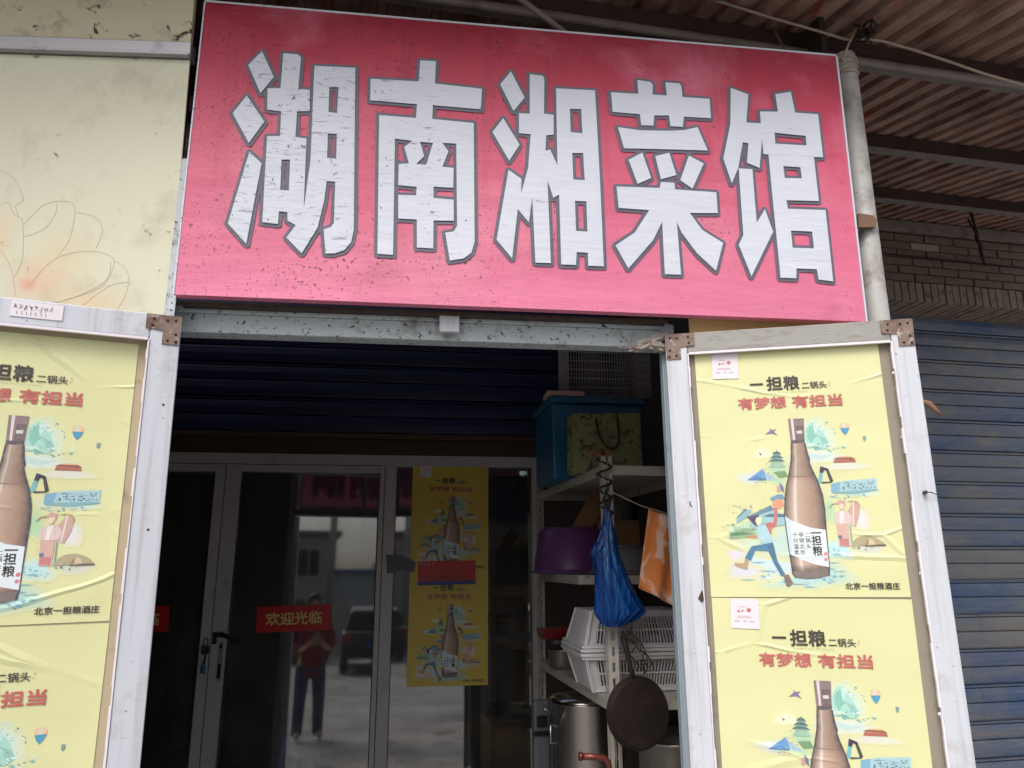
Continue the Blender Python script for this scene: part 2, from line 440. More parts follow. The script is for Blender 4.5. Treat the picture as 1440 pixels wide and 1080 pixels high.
def glass_mat():
    m = bpy.data.materials.new('storefront glass'); m.use_nodes = True
    nt = m.node_tree; nt.nodes.clear()
    out = nt.nodes.new('ShaderNodeOutputMaterial')
    tr = nt.nodes.new('ShaderNodeBsdfTransparent'); tr.inputs['Color'].default_value = (0.78, 0.80, 0.80, 1)
    gl = nt.nodes.new('ShaderNodeBsdfGlossy'); gl.inputs['Roughness'].default_value = 0.032; gl.inputs['Color'].default_value = (0.95, 0.97, 1.0, 1)
    fr = nt.nodes.new('ShaderNodeFresnel'); fr.inputs['IOR'].default_value = 2.3
    mx = nt.nodes.new('ShaderNodeMixShader')
    nt.links.new(fr.outputs[0], mx.inputs['Fac']); nt.links.new(tr.outputs[0], mx.inputs[1]); nt.links.new(gl.outputs[0], mx.inputs[2])
    df = nt.nodes.new('ShaderNodeBsdfDiffuse'); df.inputs['Color'].default_value = (0.4, 0.38, 0.36, 1)
    v = coords(nt, (1, 1, 0.6), False)
    f = thresh(nt, noise(nt, v, 6, 8, 0.75), 0.30, 0.80)
    mx2 = nt.nodes.new('ShaderNodeMixShader')
    nt.links.new(mul(nt, f, 0.20), mx2.inputs['Fac']); nt.links.new(mx.outputs[0], mx2.inputs[1]); nt.links.new(df.outputs[0], mx2.inputs[2])
    nt.links.new(mx2.outputs[0], out.inputs['Surface'])
    return m
M['glass'] = glass_mat()

def thin_cloth(nt, bsdf, col, amount):
    """lets some daylight through a thin sheet"""
    out = [n for n in nt.nodes if n.type == 'OUTPUT_MATERIAL'][0]
    tl = nt.nodes.new('ShaderNodeBsdfTranslucent')
    nt.links.new(col, tl.inputs['Color'])
    mx = nt.nodes.new('ShaderNodeMixShader'); mx.inputs['Fac'].default_value = amount
    nt.links.new(bsdf.outputs[0], mx.inputs[1]); nt.links.new(tl.outputs[0], mx.inputs[2])
    nt.links.new(mx.outputs[0], out.inputs['Surface'])

def banner_mat():
    m, nt, b = new_mat('red printed banner')
    v = coords(nt, (1, 1, 1), False)
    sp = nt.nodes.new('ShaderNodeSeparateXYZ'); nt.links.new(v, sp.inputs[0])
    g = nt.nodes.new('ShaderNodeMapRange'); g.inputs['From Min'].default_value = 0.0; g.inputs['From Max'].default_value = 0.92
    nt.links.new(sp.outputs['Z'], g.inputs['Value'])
    # deep red along the top, pink towards the bottom
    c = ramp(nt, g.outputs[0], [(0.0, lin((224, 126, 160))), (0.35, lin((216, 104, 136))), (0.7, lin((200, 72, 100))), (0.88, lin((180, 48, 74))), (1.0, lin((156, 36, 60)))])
    c = mix(nt, thresh(nt, noise(nt, v, 2.2, 5, 0.6), 0.5, 0.85), c, lin((224, 140, 164)))
    blot = noise(nt, v, 3.0, 6, 0.65)
    c = mix(nt, mul(nt, thresh(nt, blot, 0.52, 0.8), 0.35), c, lin((120, 40, 52)))
    # rain runs from the top edge, fading out downwards
    mr = nt.nodes.new('ShaderNodeMapping'); mr.inputs['Scale'].default_value = (22, 1, 0.9); nt.links.new(v, mr.inputs['Vector'])
    run = mul(nt, thresh(nt, noise(nt, mr.outputs[0], 1.0, 5, 0.65), 0.52, 0.80), thresh(nt, g.outputs[0], 0.25, 1.0))
    c = mix(nt, mul(nt, run, 0.55), c, lin((104, 34, 48)))
    clus = thresh(nt, noise(nt, v, 4.2, 3, 0.5), 0.36, 0.62)
    sx = nt.nodes.new('ShaderNodeMapRange'); sx.inputs['From Min'].default_value = 0.2; sx.inputs['From Max'].default_value = 2.1
    sx.inputs['To Min'].default_value = 0.0; sx.inputs['To Max'].default_value = 0.075
    nt.links.new(sp.outputs['X'], sx.inputs['Value'])
    speck = nd(nt, 'ShaderNodeMath', operation='SUBTRACT')
    nt.links.new(noise(nt, v, 62, 3, 0.5, 0.6), speck.inputs[0]); nt.links.new(sx.outputs[0], speck.inputs[1])
    c = mix(nt, mul(nt, mul(nt, thresh(nt, speck.outputs[0], 0.645, 0.68), clus), 0.85), c, lin((58, 24, 30)))
    fine = nd(nt, 'ShaderNodeMath', operation='SUBTRACT')
    nt.links.new(noise(nt, v, 105, 2, 0.5, 0.3), fine.inputs[0]); nt.links.new(sx.outputs[0], fine.inputs[1])
    c = mix(nt, mul(nt, mul(nt, thresh(nt, fine.outputs[0], 0.615, 0.66), clus), 0.75), c, lin((70, 30, 36)))
    nt.links.new(c, b.inputs['Base Color'])
    b.inputs['Roughness'].default_value = 0.55
    # woven ribs and slack folds
    wv = nd(nt, 'ShaderNodeTexWave', wave_type='BANDS', bands_direction='Z'); wv.inputs['Scale'].default_value = 44; wv.inputs['Distortion'].default_value = 1.0
    wv.inputs['Detail'].default_value = 2
    nt.links.new(v, wv.inputs['Vector'])
    mp = nt.nodes.new('ShaderNodeMapping'); mp.inputs['Scale'].default_value = (0.8, 1, 3.2); mp.inputs['Rotation'].default_value = (0, 0.45, 0)
    nt.links.new(v, mp.inputs['Vector'])
    fold = noise(nt, mp.outputs[0], 2.6, 3, 0.5)
    ad = nd(nt, 'ShaderNodeMath', operation='ADD'); nt.links.new(mul(nt, wv.outputs['Fac'], 0.018), ad.inputs[0]); nt.links.new(mul(nt, fold, 1.0), ad.inputs[1])
    bump(nt, b, ad.outputs[0], 0.5, 0.02)
    thin_cloth(nt, b, c, 0.10)
    return m
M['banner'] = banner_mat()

def letter_mat(name, col, crack):
    m, nt, b = new_mat(name)
    v = coords(nt, (1, 1, 1), False)
    c = mix(nt, noise(nt, v, 8, 5, 0.6), tuple(x * 0.90 for x in lin(col)), lin(col))
    if crack:
        sp = nt.nodes.new('ShaderNodeSeparateXYZ'); nt.links.new(v, sp.inputs[0])
        sx = nt.nodes.new('ShaderNodeMapRange'); sx.inputs['From Min'].default_value = 0.3; sx.inputs['From Max'].default_value = 1.5
        sx.inputs['To Min'].default_value = 0.0; sx.inputs['To Max'].default_value = 0.12
        nt.links.new(sp.outputs['X'], sx.inputs['Value'])
        mp = nt.nodes.new('ShaderNodeMapping'); mp.inputs['Scale'].default_value = (7, 1, 42); mp.inputs['Rotation'].default_value = (0, 0.06, 0)
        nt.links.new(v, mp.inputs['Vector'])
        k = nd(nt, 'ShaderNodeMath', operation='SUBTRACT')
        nt.links.new(noise(nt, mp.outputs[0], 2.4, 6, 0.7, 0.8), k.inputs[0]); nt.links.new(sx.outputs[0], k.inputs[1])
        c = mix(nt, mul(nt, thresh(nt, k.outputs[0], 0.56, 0.64), 0.60), c, lin((84, 82, 88)))
        sp2 = nd(nt, 'ShaderNodeMath', operation='SUBTRACT')
        nt.links.new(noise(nt, v, 70, 3, 0.5, 0.6), sp2.inputs[0]); nt.links.new(sx.outputs[0], sp2.inputs[1])
        c = mix(nt, mul(nt, thresh(nt, sp2.outputs[0], 0.665, 0.70), 0.8), c, lin((48, 44, 48)))
    nt.links.new(c, b.inputs['Base Color'])
    b.inputs['Roughness'].default_value = 0.55
    mp2 = nt.nodes.new('ShaderNodeMapping'); mp2.inputs['Scale'].default_value = (1.2, 1, 5)
    nt.links.new(v, mp2.inputs['Vector'])
    bump(nt, b, noise(nt, mp2.outputs[0], 5, 4, 0.6), 0.35, 0.01)
    thin_cloth(nt, b, c, 0.10)
    return m
M['letter_white'] = letter_mat('white banner lettering', (216, 222, 236), True)
M['letter_grey'] = letter_mat('grey banner outline', (104, 104, 120), False)

def paper_bump(nt, b):
    v = coords(nt, (1, 1, 1), False)
    mp = nt.nodes.new('ShaderNodeMapping'); mp.inputs['Scale'].default_value = (2.2, 1, 6.5); mp.inputs['Rotation'].default_value = (0, 0.35, 0)
    nt.links.new(v, mp.inputs['Vector'])
    vo = nt.nodes.new('ShaderNodeTexVoronoi'); vo.feature = 'DISTANCE_TO_EDGE'; vo.inputs['Scale'].default_value = 1.1
    wn_ = nt.nodes.new('ShaderNodeTexNoise'); wn_.inputs['Scale'].default_value = 3.0; wn_.inputs['Detail'].default_value = 3
    nt.links.new(v, wn_.inputs['Vector'])
    wm = nt.nodes.new('ShaderNodeMix'); wm.data_type = 'VECTOR'; wm.inputs[0].default_value = 0.22
    nt.links.new(mp.outputs[0], wm.inputs[4]); nt.links.new(wn_.outputs['Color'], wm.inputs[5])
    oi = nt.nodes.new('ShaderNodeObjectInfo'); sh_ = nt.nodes.new('ShaderNodeVectorMath'); sh_.operation = 'ADD'
    nt.links.new(wm.outputs[1], sh_.inputs[0]); nt.links.new(oi.outputs['Location'], sh_.inputs[1]); nt.links.new(sh_.outputs[0], vo.inputs['Vector'])
    ck = thresh(nt, vo.outputs['Distance'], 0.0, 0.032)
    cm = thresh(nt, noise(nt, v, 4.0, 2, 0.5), 0.46, 0.62)
    inv = nd(nt, 'ShaderNodeMath', operation='SUBTRACT'); inv.inputs[0].default_value = 1.0; nt.links.new(ck, inv.inputs[1])
    cr = mul(nt, inv.outputs[0], cm)
    soft = mul(nt, noise(nt, v, 3.5, 2, 0.4), 0.45)
    ad = nd(nt, 'ShaderNodeMath', operation='ADD'); nt.links.new(mul(nt, cr, 0.10), ad.inputs[0]); nt.links.new(soft, ad.inputs[1])
    bump(nt, b, ad.outputs[0], 1.0, 0.026)

def poster_mat(name, c0, c1):
    m, nt, b = new_mat(name)
    v = coords(nt, (1, 1, 1), True)
    c = mix(nt, noise(nt, v, 3, 4, 0.5), lin(c0), lin(c1))
    c = mix(nt, mul(nt, thresh(nt, noise(nt, v, 11, 6, 0.7), 0.62, 0.9), 0.3), c, lin((170, 160, 110)))
    nt.links.new(c, b.inputs['Base Color']); b.inputs['Roughness'].default_value = 0.45
    paper_bump(nt, b)
    return m
M['poster'] = poster_mat('yellow poster paper', (209, 211, 159), (215, 217, 169))
M['poster_gold'] = poster_mat('golden poster paper', (216, 190, 74), (222, 198, 88))
def print_mat():
    m, nt, b = new_mat('poster print')
    at = nt.nodes.new('ShaderNodeAttribute'); at.attribute_name = 'ink'
    v = coords(nt, (1, 1, 1), False)
    # watercolour mottling: the ink lies unevenly and lets the paper through
    c = mix(nt, thresh(nt, noise(nt, v, 60, 5, 0.7), 0.35, 0.75), at.outputs['Color'], (0.62, 0.62, 0.60))
    c = mix(nt, 0.15, at.outputs['Color'], c)
    nt.links.new(c, b.inputs['Base Color']); b.inputs['Roughness'].default_value = 0.45
    paper_bump(nt, b)
    return m
M['print'] = print_mat()
def bag_mat():
    m, nt, b = new_mat('blue plastic bag film')
    v = coords(nt, (1, 1, 1), False)
    ms = nt.nodes.new('ShaderNodeMapping'); ms.inputs['Scale'].default_value = (60, 60, 6); nt.links.new(v, ms.inputs['Vector'])
    c = ramp(nt, noise(nt, ms.outputs[0], 1.0, 4, 0.6, 0.5), [(0.0, lin((6, 34, 92))), (0.45, lin((14, 66, 142))), (0.62, lin((26, 96, 172))), (0.72, lin((120, 176, 216))), (1.0, lin((150, 196, 226)))])
    nt.links.new(c, b.inputs['Base Color']); b.inputs['Roughness'].default_value = 0.16
    mp = nt.nodes.new('ShaderNodeMapping'); mp.inputs['Scale'].default_value = (70, 70, 10); nt.links.new(v, mp.inputs['Vector'])
    bump(nt, b, noise(nt, mp.outputs[0], 1.0, 3, 0.5), 0.9, 0.012)
    thin_cloth(nt, b, c, 0.25)
    return m
M['bag_film'] = bag_mat()
def towel_mat():
    m, nt, b = new_mat('orange towel cloth')
    v = coords(nt, (1, 1, 1), False)
    mp = nt.nodes.new('ShaderNodeMapping'); mp.inputs['Scale'].default_value = (9, 9, 5); nt.links.new(v, mp.inputs['Vector'])
    c = mix(nt, thresh(nt, noise(nt, mp.outputs[0], 1.9, 3, 0.5, 0.8), 0.53, 0.61), lin((222, 136, 74)), lin((226, 192, 178)))
    nt.links.new(c, b.inputs['Base Color']); b.inputs['Roughness'].default_value = 0.95
    bump(nt, b, noise(nt, v, 300, 2, 0.5), 0.5, 0.003)
    return m
M['towel'] = towel_mat()
def giftbag_mat():
    m, nt, b = new_mat('printed paper bag')
    v = coords(nt, (1, 1, 1), False)
    c = mix(nt, noise(nt, v, 4, 4, 0.6), lin((104, 108, 72)), lin((138, 140, 96)))
    c = mix(nt, thresh(nt, noise(nt, v, 22, 6, 0.7, 1.2), 0.545, 0.60), c, lin((52, 56, 38)))
    nt.links.new(c, b.inputs['Base Color']); b.inputs['Roughness'].default_value = 0.6
    return m
M['gift_bag'] = giftbag_mat()

# ------------------------------------------------------------------ measured outlines (metres)
SIGN_GLYPHS = [
    [
        ([(0.1737, 0.766), (0.2134, 0.6832), (0.1796, 0.6268), (0.1381, 0.7174)],
         []),
        ([(0.1416, 0.6162), (0.197, 0.5348), (0.1591, 0.4637), (0.1074, 0.555)],
         []),
        ([(0.1631, 0.4356), (0.1994, 0.4015), (0.1759, 0.1548), (0.1224, 0.2121)],
         []),
        ([(0.2349, 0.6479), (0.2351, 0.7651), (0.277, 0.7646), (0.2872, 0.7557), (0.2857, 0.6487), (0.3189, 0.6479), (0.3232, 0.5779), (0.2872, 0.5749), (0.2875, 0.4914), (0.3191, 0.4887), (0.3239, 0.2697), (0.3344, 0.4232), (0.3275, 0.7298), (0.4473, 0.7311), (0.4656, 0.2146), (0.46, 0.1767), (0.4427, 0.152), (0.4156, 0.1405), (0.3912, 0.1392), (0.3822, 0.2113), (0.4021, 0.22), (0.4095, 0.2321), (0.407, 0.3594), (0.3832, 0.3592), (0.3791, 0.2994), (0.3653, 0.2158), (0.3262, 0.1359), (0.2821, 0.1806), (0.3051, 0.2192), (0.2817, 0.2315), (0.28, 0.2567), (0.2568, 0.2574), (0.2564, 0.2198), (0.2139, 0.2221), (0.2085, 0.4889), (0.2444, 0.4916), (0.242, 0.5712), (0.2022, 0.5752), (0.1984, 0.6447)],
         [[(0.3748, 0.6602), (0.4012, 0.6626), (0.4018, 0.577), (0.3767, 0.5786)], [(0.3786, 0.5092), (0.4041, 0.5097), (0.4064, 0.4305), (0.3804, 0.4315)], [(0.2538, 0.4174), (0.2773, 0.4191), (0.2799, 0.323), (0.256, 0.3229)]]),
    ],
    [
        ([(0.6385, 0.772), (0.6858, 0.7726), (0.6843, 0.6967), (0.8269, 0.6923), (0.8242, 0.623), (0.6801, 0.6247), (0.6792, 0.5795), (0.8031, 0.5758), (0.8101, 0.1954), (0.8009, 0.1602), (0.7799, 0.1418), (0.7397, 0.133), (0.725, 0.2187), (0.7494, 0.2236), (0.7588, 0.2416), (0.752, 0.5046), (0.7109, 0.5038), (0.7293, 0.4771), (0.7126, 0.4268), (0.7456, 0.4255), (0.7455, 0.3617), (0.688, 0.3616), (0.6889, 0.3259), (0.7475, 0.3239), (0.7488, 0.2572), (0.6907, 0.2553), (0.6916, 0.1684), (0.6452, 0.1694), (0.6426, 0.256), (0.5897, 0.2564), (0.587, 0.3301), (0.6384, 0.3312), (0.6395, 0.3584), (0.586, 0.3606), (0.5855, 0.4281), (0.6146, 0.4309), (0.5999, 0.4822), (0.622, 0.5037), (0.5717, 0.5072), (0.5786, 0.144), (0.5348, 0.1452), (0.5233, 0.5795), (0.6309, 0.5785), (0.6329, 0.6238), (0.4952, 0.6257), (0.4935, 0.6972), (0.6359, 0.7)],
         [[(0.645, 0.5025), (0.6832, 0.5017), (0.6654, 0.4301), (0.6354, 0.4301), (0.6581, 0.4572)]]),
    ],
    [
        ([(0.9154, 0.76), (0.9577, 0.6742), (0.9236, 0.6254), (0.8822, 0.7122)],
         []),
        ([(0.8922, 0.5992), (0.9417, 0.5139), (0.9106, 0.4586), (0.8597, 0.5507)],
         []),
        ([(0.9739, 0.7563), (1.015, 0.7546), (1.0197, 0.7424), (1.0172, 0.6243), (1.0467, 0.6223), (1.046, 0.5547), (1.0229, 0.5503), (1.0201, 0.4981), (1.0344, 0.5035), (1.0559, 0.4518), (1.0558, 0.7149), (1.1788, 0.7184), (1.19, 0.1372), (1.1435, 0.1365), (1.1428, 0.177), (1.1096, 0.1769), (1.1066, 0.1371), (1.0629, 0.1366), (1.0595, 0.3563), (1.0422, 0.3444), (1.0248, 0.4004), (1.0324, 0.1392), (0.9868, 0.1385), (0.9786, 0.3429), (0.9683, 0.2621), (0.9355, 0.3029), (0.919, 0.1479), (0.8736, 0.2033), (0.9084, 0.4288), (0.9471, 0.4011), (0.9455, 0.3533), (0.9673, 0.4388), (0.9755, 0.551), (0.9401, 0.5526), (0.9402, 0.6198), (0.9734, 0.6207)],
         [[(1.0976, 0.646), (1.1333, 0.6489), (1.1349, 0.565), (1.0988, 0.5666)], [(1.1017, 0.4955), (1.1352, 0.4979), (1.1382, 0.4079), (1.1034, 0.4073)], [(1.1069, 0.3384), (1.1415, 0.3388), (1.1426, 0.2424), (1.1084, 0.243)]]),
    ],
    [
        ([(1.3162, 0.7671), (1.358, 0.7635), (1.366, 0.7531), (1.3628, 0.718), (1.4091, 0.7183), (1.407, 0.766), (1.452, 0.7663), (1.4592, 0.7567), (1.4597, 0.7171), (1.5492, 0.7183), (1.5485, 0.6495), (1.4603, 0.6469), (1.4543, 0.6103), (1.4149, 0.6099), (1.4117, 0.6475), (1.3639, 0.6436), (1.3599, 0.6074), (1.321, 0.6061), (1.3183, 0.6444), (1.2319, 0.6463), (1.2297, 0.7156), (1.3168, 0.7168)],
         []),
        ([(1.2467, 0.594), (1.3162, 0.5879), (1.4075, 0.5932), (1.4579, 0.5998), (1.5024, 0.6141), (1.5316, 0.5356), (1.2632, 0.5221)],
         []),
        ([(1.3199, 0.5113), (1.3444, 0.4286), (1.3013, 0.4059), (1.2758, 0.4845)],
         []),
        ([(1.3605, 0.5028), (1.4057, 0.5175), (1.4253, 0.4444), (1.3753, 0.4263)],
         []),
        ([(1.4685, 0.5132), (1.5156, 0.4901), (1.4742, 0.4025), (1.4368, 0.4278)],
         []),
        ([(1.3749, 0.4177), (1.4174, 0.4179), (1.4188, 0.3964), (1.5508, 0.3962), (1.5507, 0.3272), (1.4617, 0.3219), (1.498, 0.2689), (1.5611, 0.2302), (1.5326, 0.1388), (1.4774, 0.1924), (1.4323, 0.2568), (1.4194, 0.2898), (1.4239, 0.1223), (1.3746, 0.1216), (1.3732, 0.2871), (1.3426, 0.2269), (1.264, 0.1342), (1.227, 0.2042), (1.2877, 0.2488), (1.3344, 0.3228), (1.2401, 0.3238), (1.235, 0.393), (1.3699, 0.3975)],
         []),
    ],
    [
        ([(1.6227, 0.7646), (1.6806, 0.7463), (1.6664, 0.6452), (1.7184, 0.6466), (1.7184, 0.6127), (1.6987, 0.4896), (1.6581, 0.5046), (1.6681, 0.5726), (1.6493, 0.5739), (1.6279, 0.4847), (1.6031, 0.4301), (1.5807, 0.5124), (1.6125, 0.6364)],
         []),
        ([(1.6294, 0.483), (1.6744, 0.4835), (1.6737, 0.3027), (1.7041, 0.3493), (1.7235, 0.2747), (1.6417, 0.1258), (1.6101, 0.2261), (1.6273, 0.2591)],
         []),
        ([(1.7733, 0.7561), (1.8276, 0.7702), (1.8362, 0.6959), (1.9142, 0.6957), (1.9154, 0.5427), (1.8845, 0.5405), (1.8849, 0.3884), (1.7773, 0.3844), (1.7791, 0.3556), (1.9037, 0.3588), (1.9035, 0.1227), (1.8558, 0.1256), (1.853, 0.1591), (1.7874, 0.1576), (1.7829, 0.1256), (1.733, 0.125), (1.7325, 0.5386), (1.7154, 0.54), (1.7155, 0.6888), (1.777, 0.6938)],
         [[(1.7595, 0.6178), (1.8642, 0.6148), (1.8637, 0.5809), (1.759, 0.5794)], [(1.7786, 0.5023), (1.8348, 0.5018), (1.8366, 0.4634), (1.7795, 0.4613)], [(1.7814, 0.2822), (1.851, 0.2826), (1.8509, 0.2268), (1.7815, 0.2249)]]),
    ],
]
POSTER_WASH = [
    ((0.2411, 0.0639), 0.1256, 0.0452, (160, 210, 214)),
    ((0.1632, 0.0911), 0.1058, 0.0496, (196, 218, 226)),
    ((0.1974, 0.144), 0.1095, 0.0462, (186, 214, 206)),
    ((0.3338, 0.1231), 0.0608, 0.0264, (185, 222, 226)),
    ((0.1263, 0.1799), 0.0632, 0.0273, (168, 204, 180)),
    ((0.2017, 0.3156), 0.0299, 0.0179, (175, 208, 165)),
    ((0.1305, 0.3217), 0.0415, 0.0180, (205, 214, 214)),
    ((0.3974, 0.2788), 0.0684, 0.0156, (185, 218, 214)),
    ((0.3264, 0.2263), 0.0218, 0.0348, (172, 210, 170)),
    ((0.3143, 0.4328), 0.0499, 0.0460, (196, 222, 214)),
    ((0.3162, 0.3747), 0.0761, 0.0185, (205, 220, 214)),
    ((0.3821, 0.3479), 0.0602, 0.0122, (214, 216, 206)),
    ((0.2051, 0.3452), 0.0310, 0.0207, (170, 205, 175)),
    ((0.1696, 0.388), 0.0314, 0.0146, (232, 232, 200)),
    ((0.3998, 0.2017), 0.0322, 0.0268, (218, 216, 222)),
    ((0.4164, 0.1257), 0.0459, 0.0150, (198, 205, 196)),
    ((0.091, 0.069), 0.0481, 0.0228, (208, 210, 222)),
    ((0.0758, 0.1112), 0.0298, 0.0154, (214, 210, 222)),
]
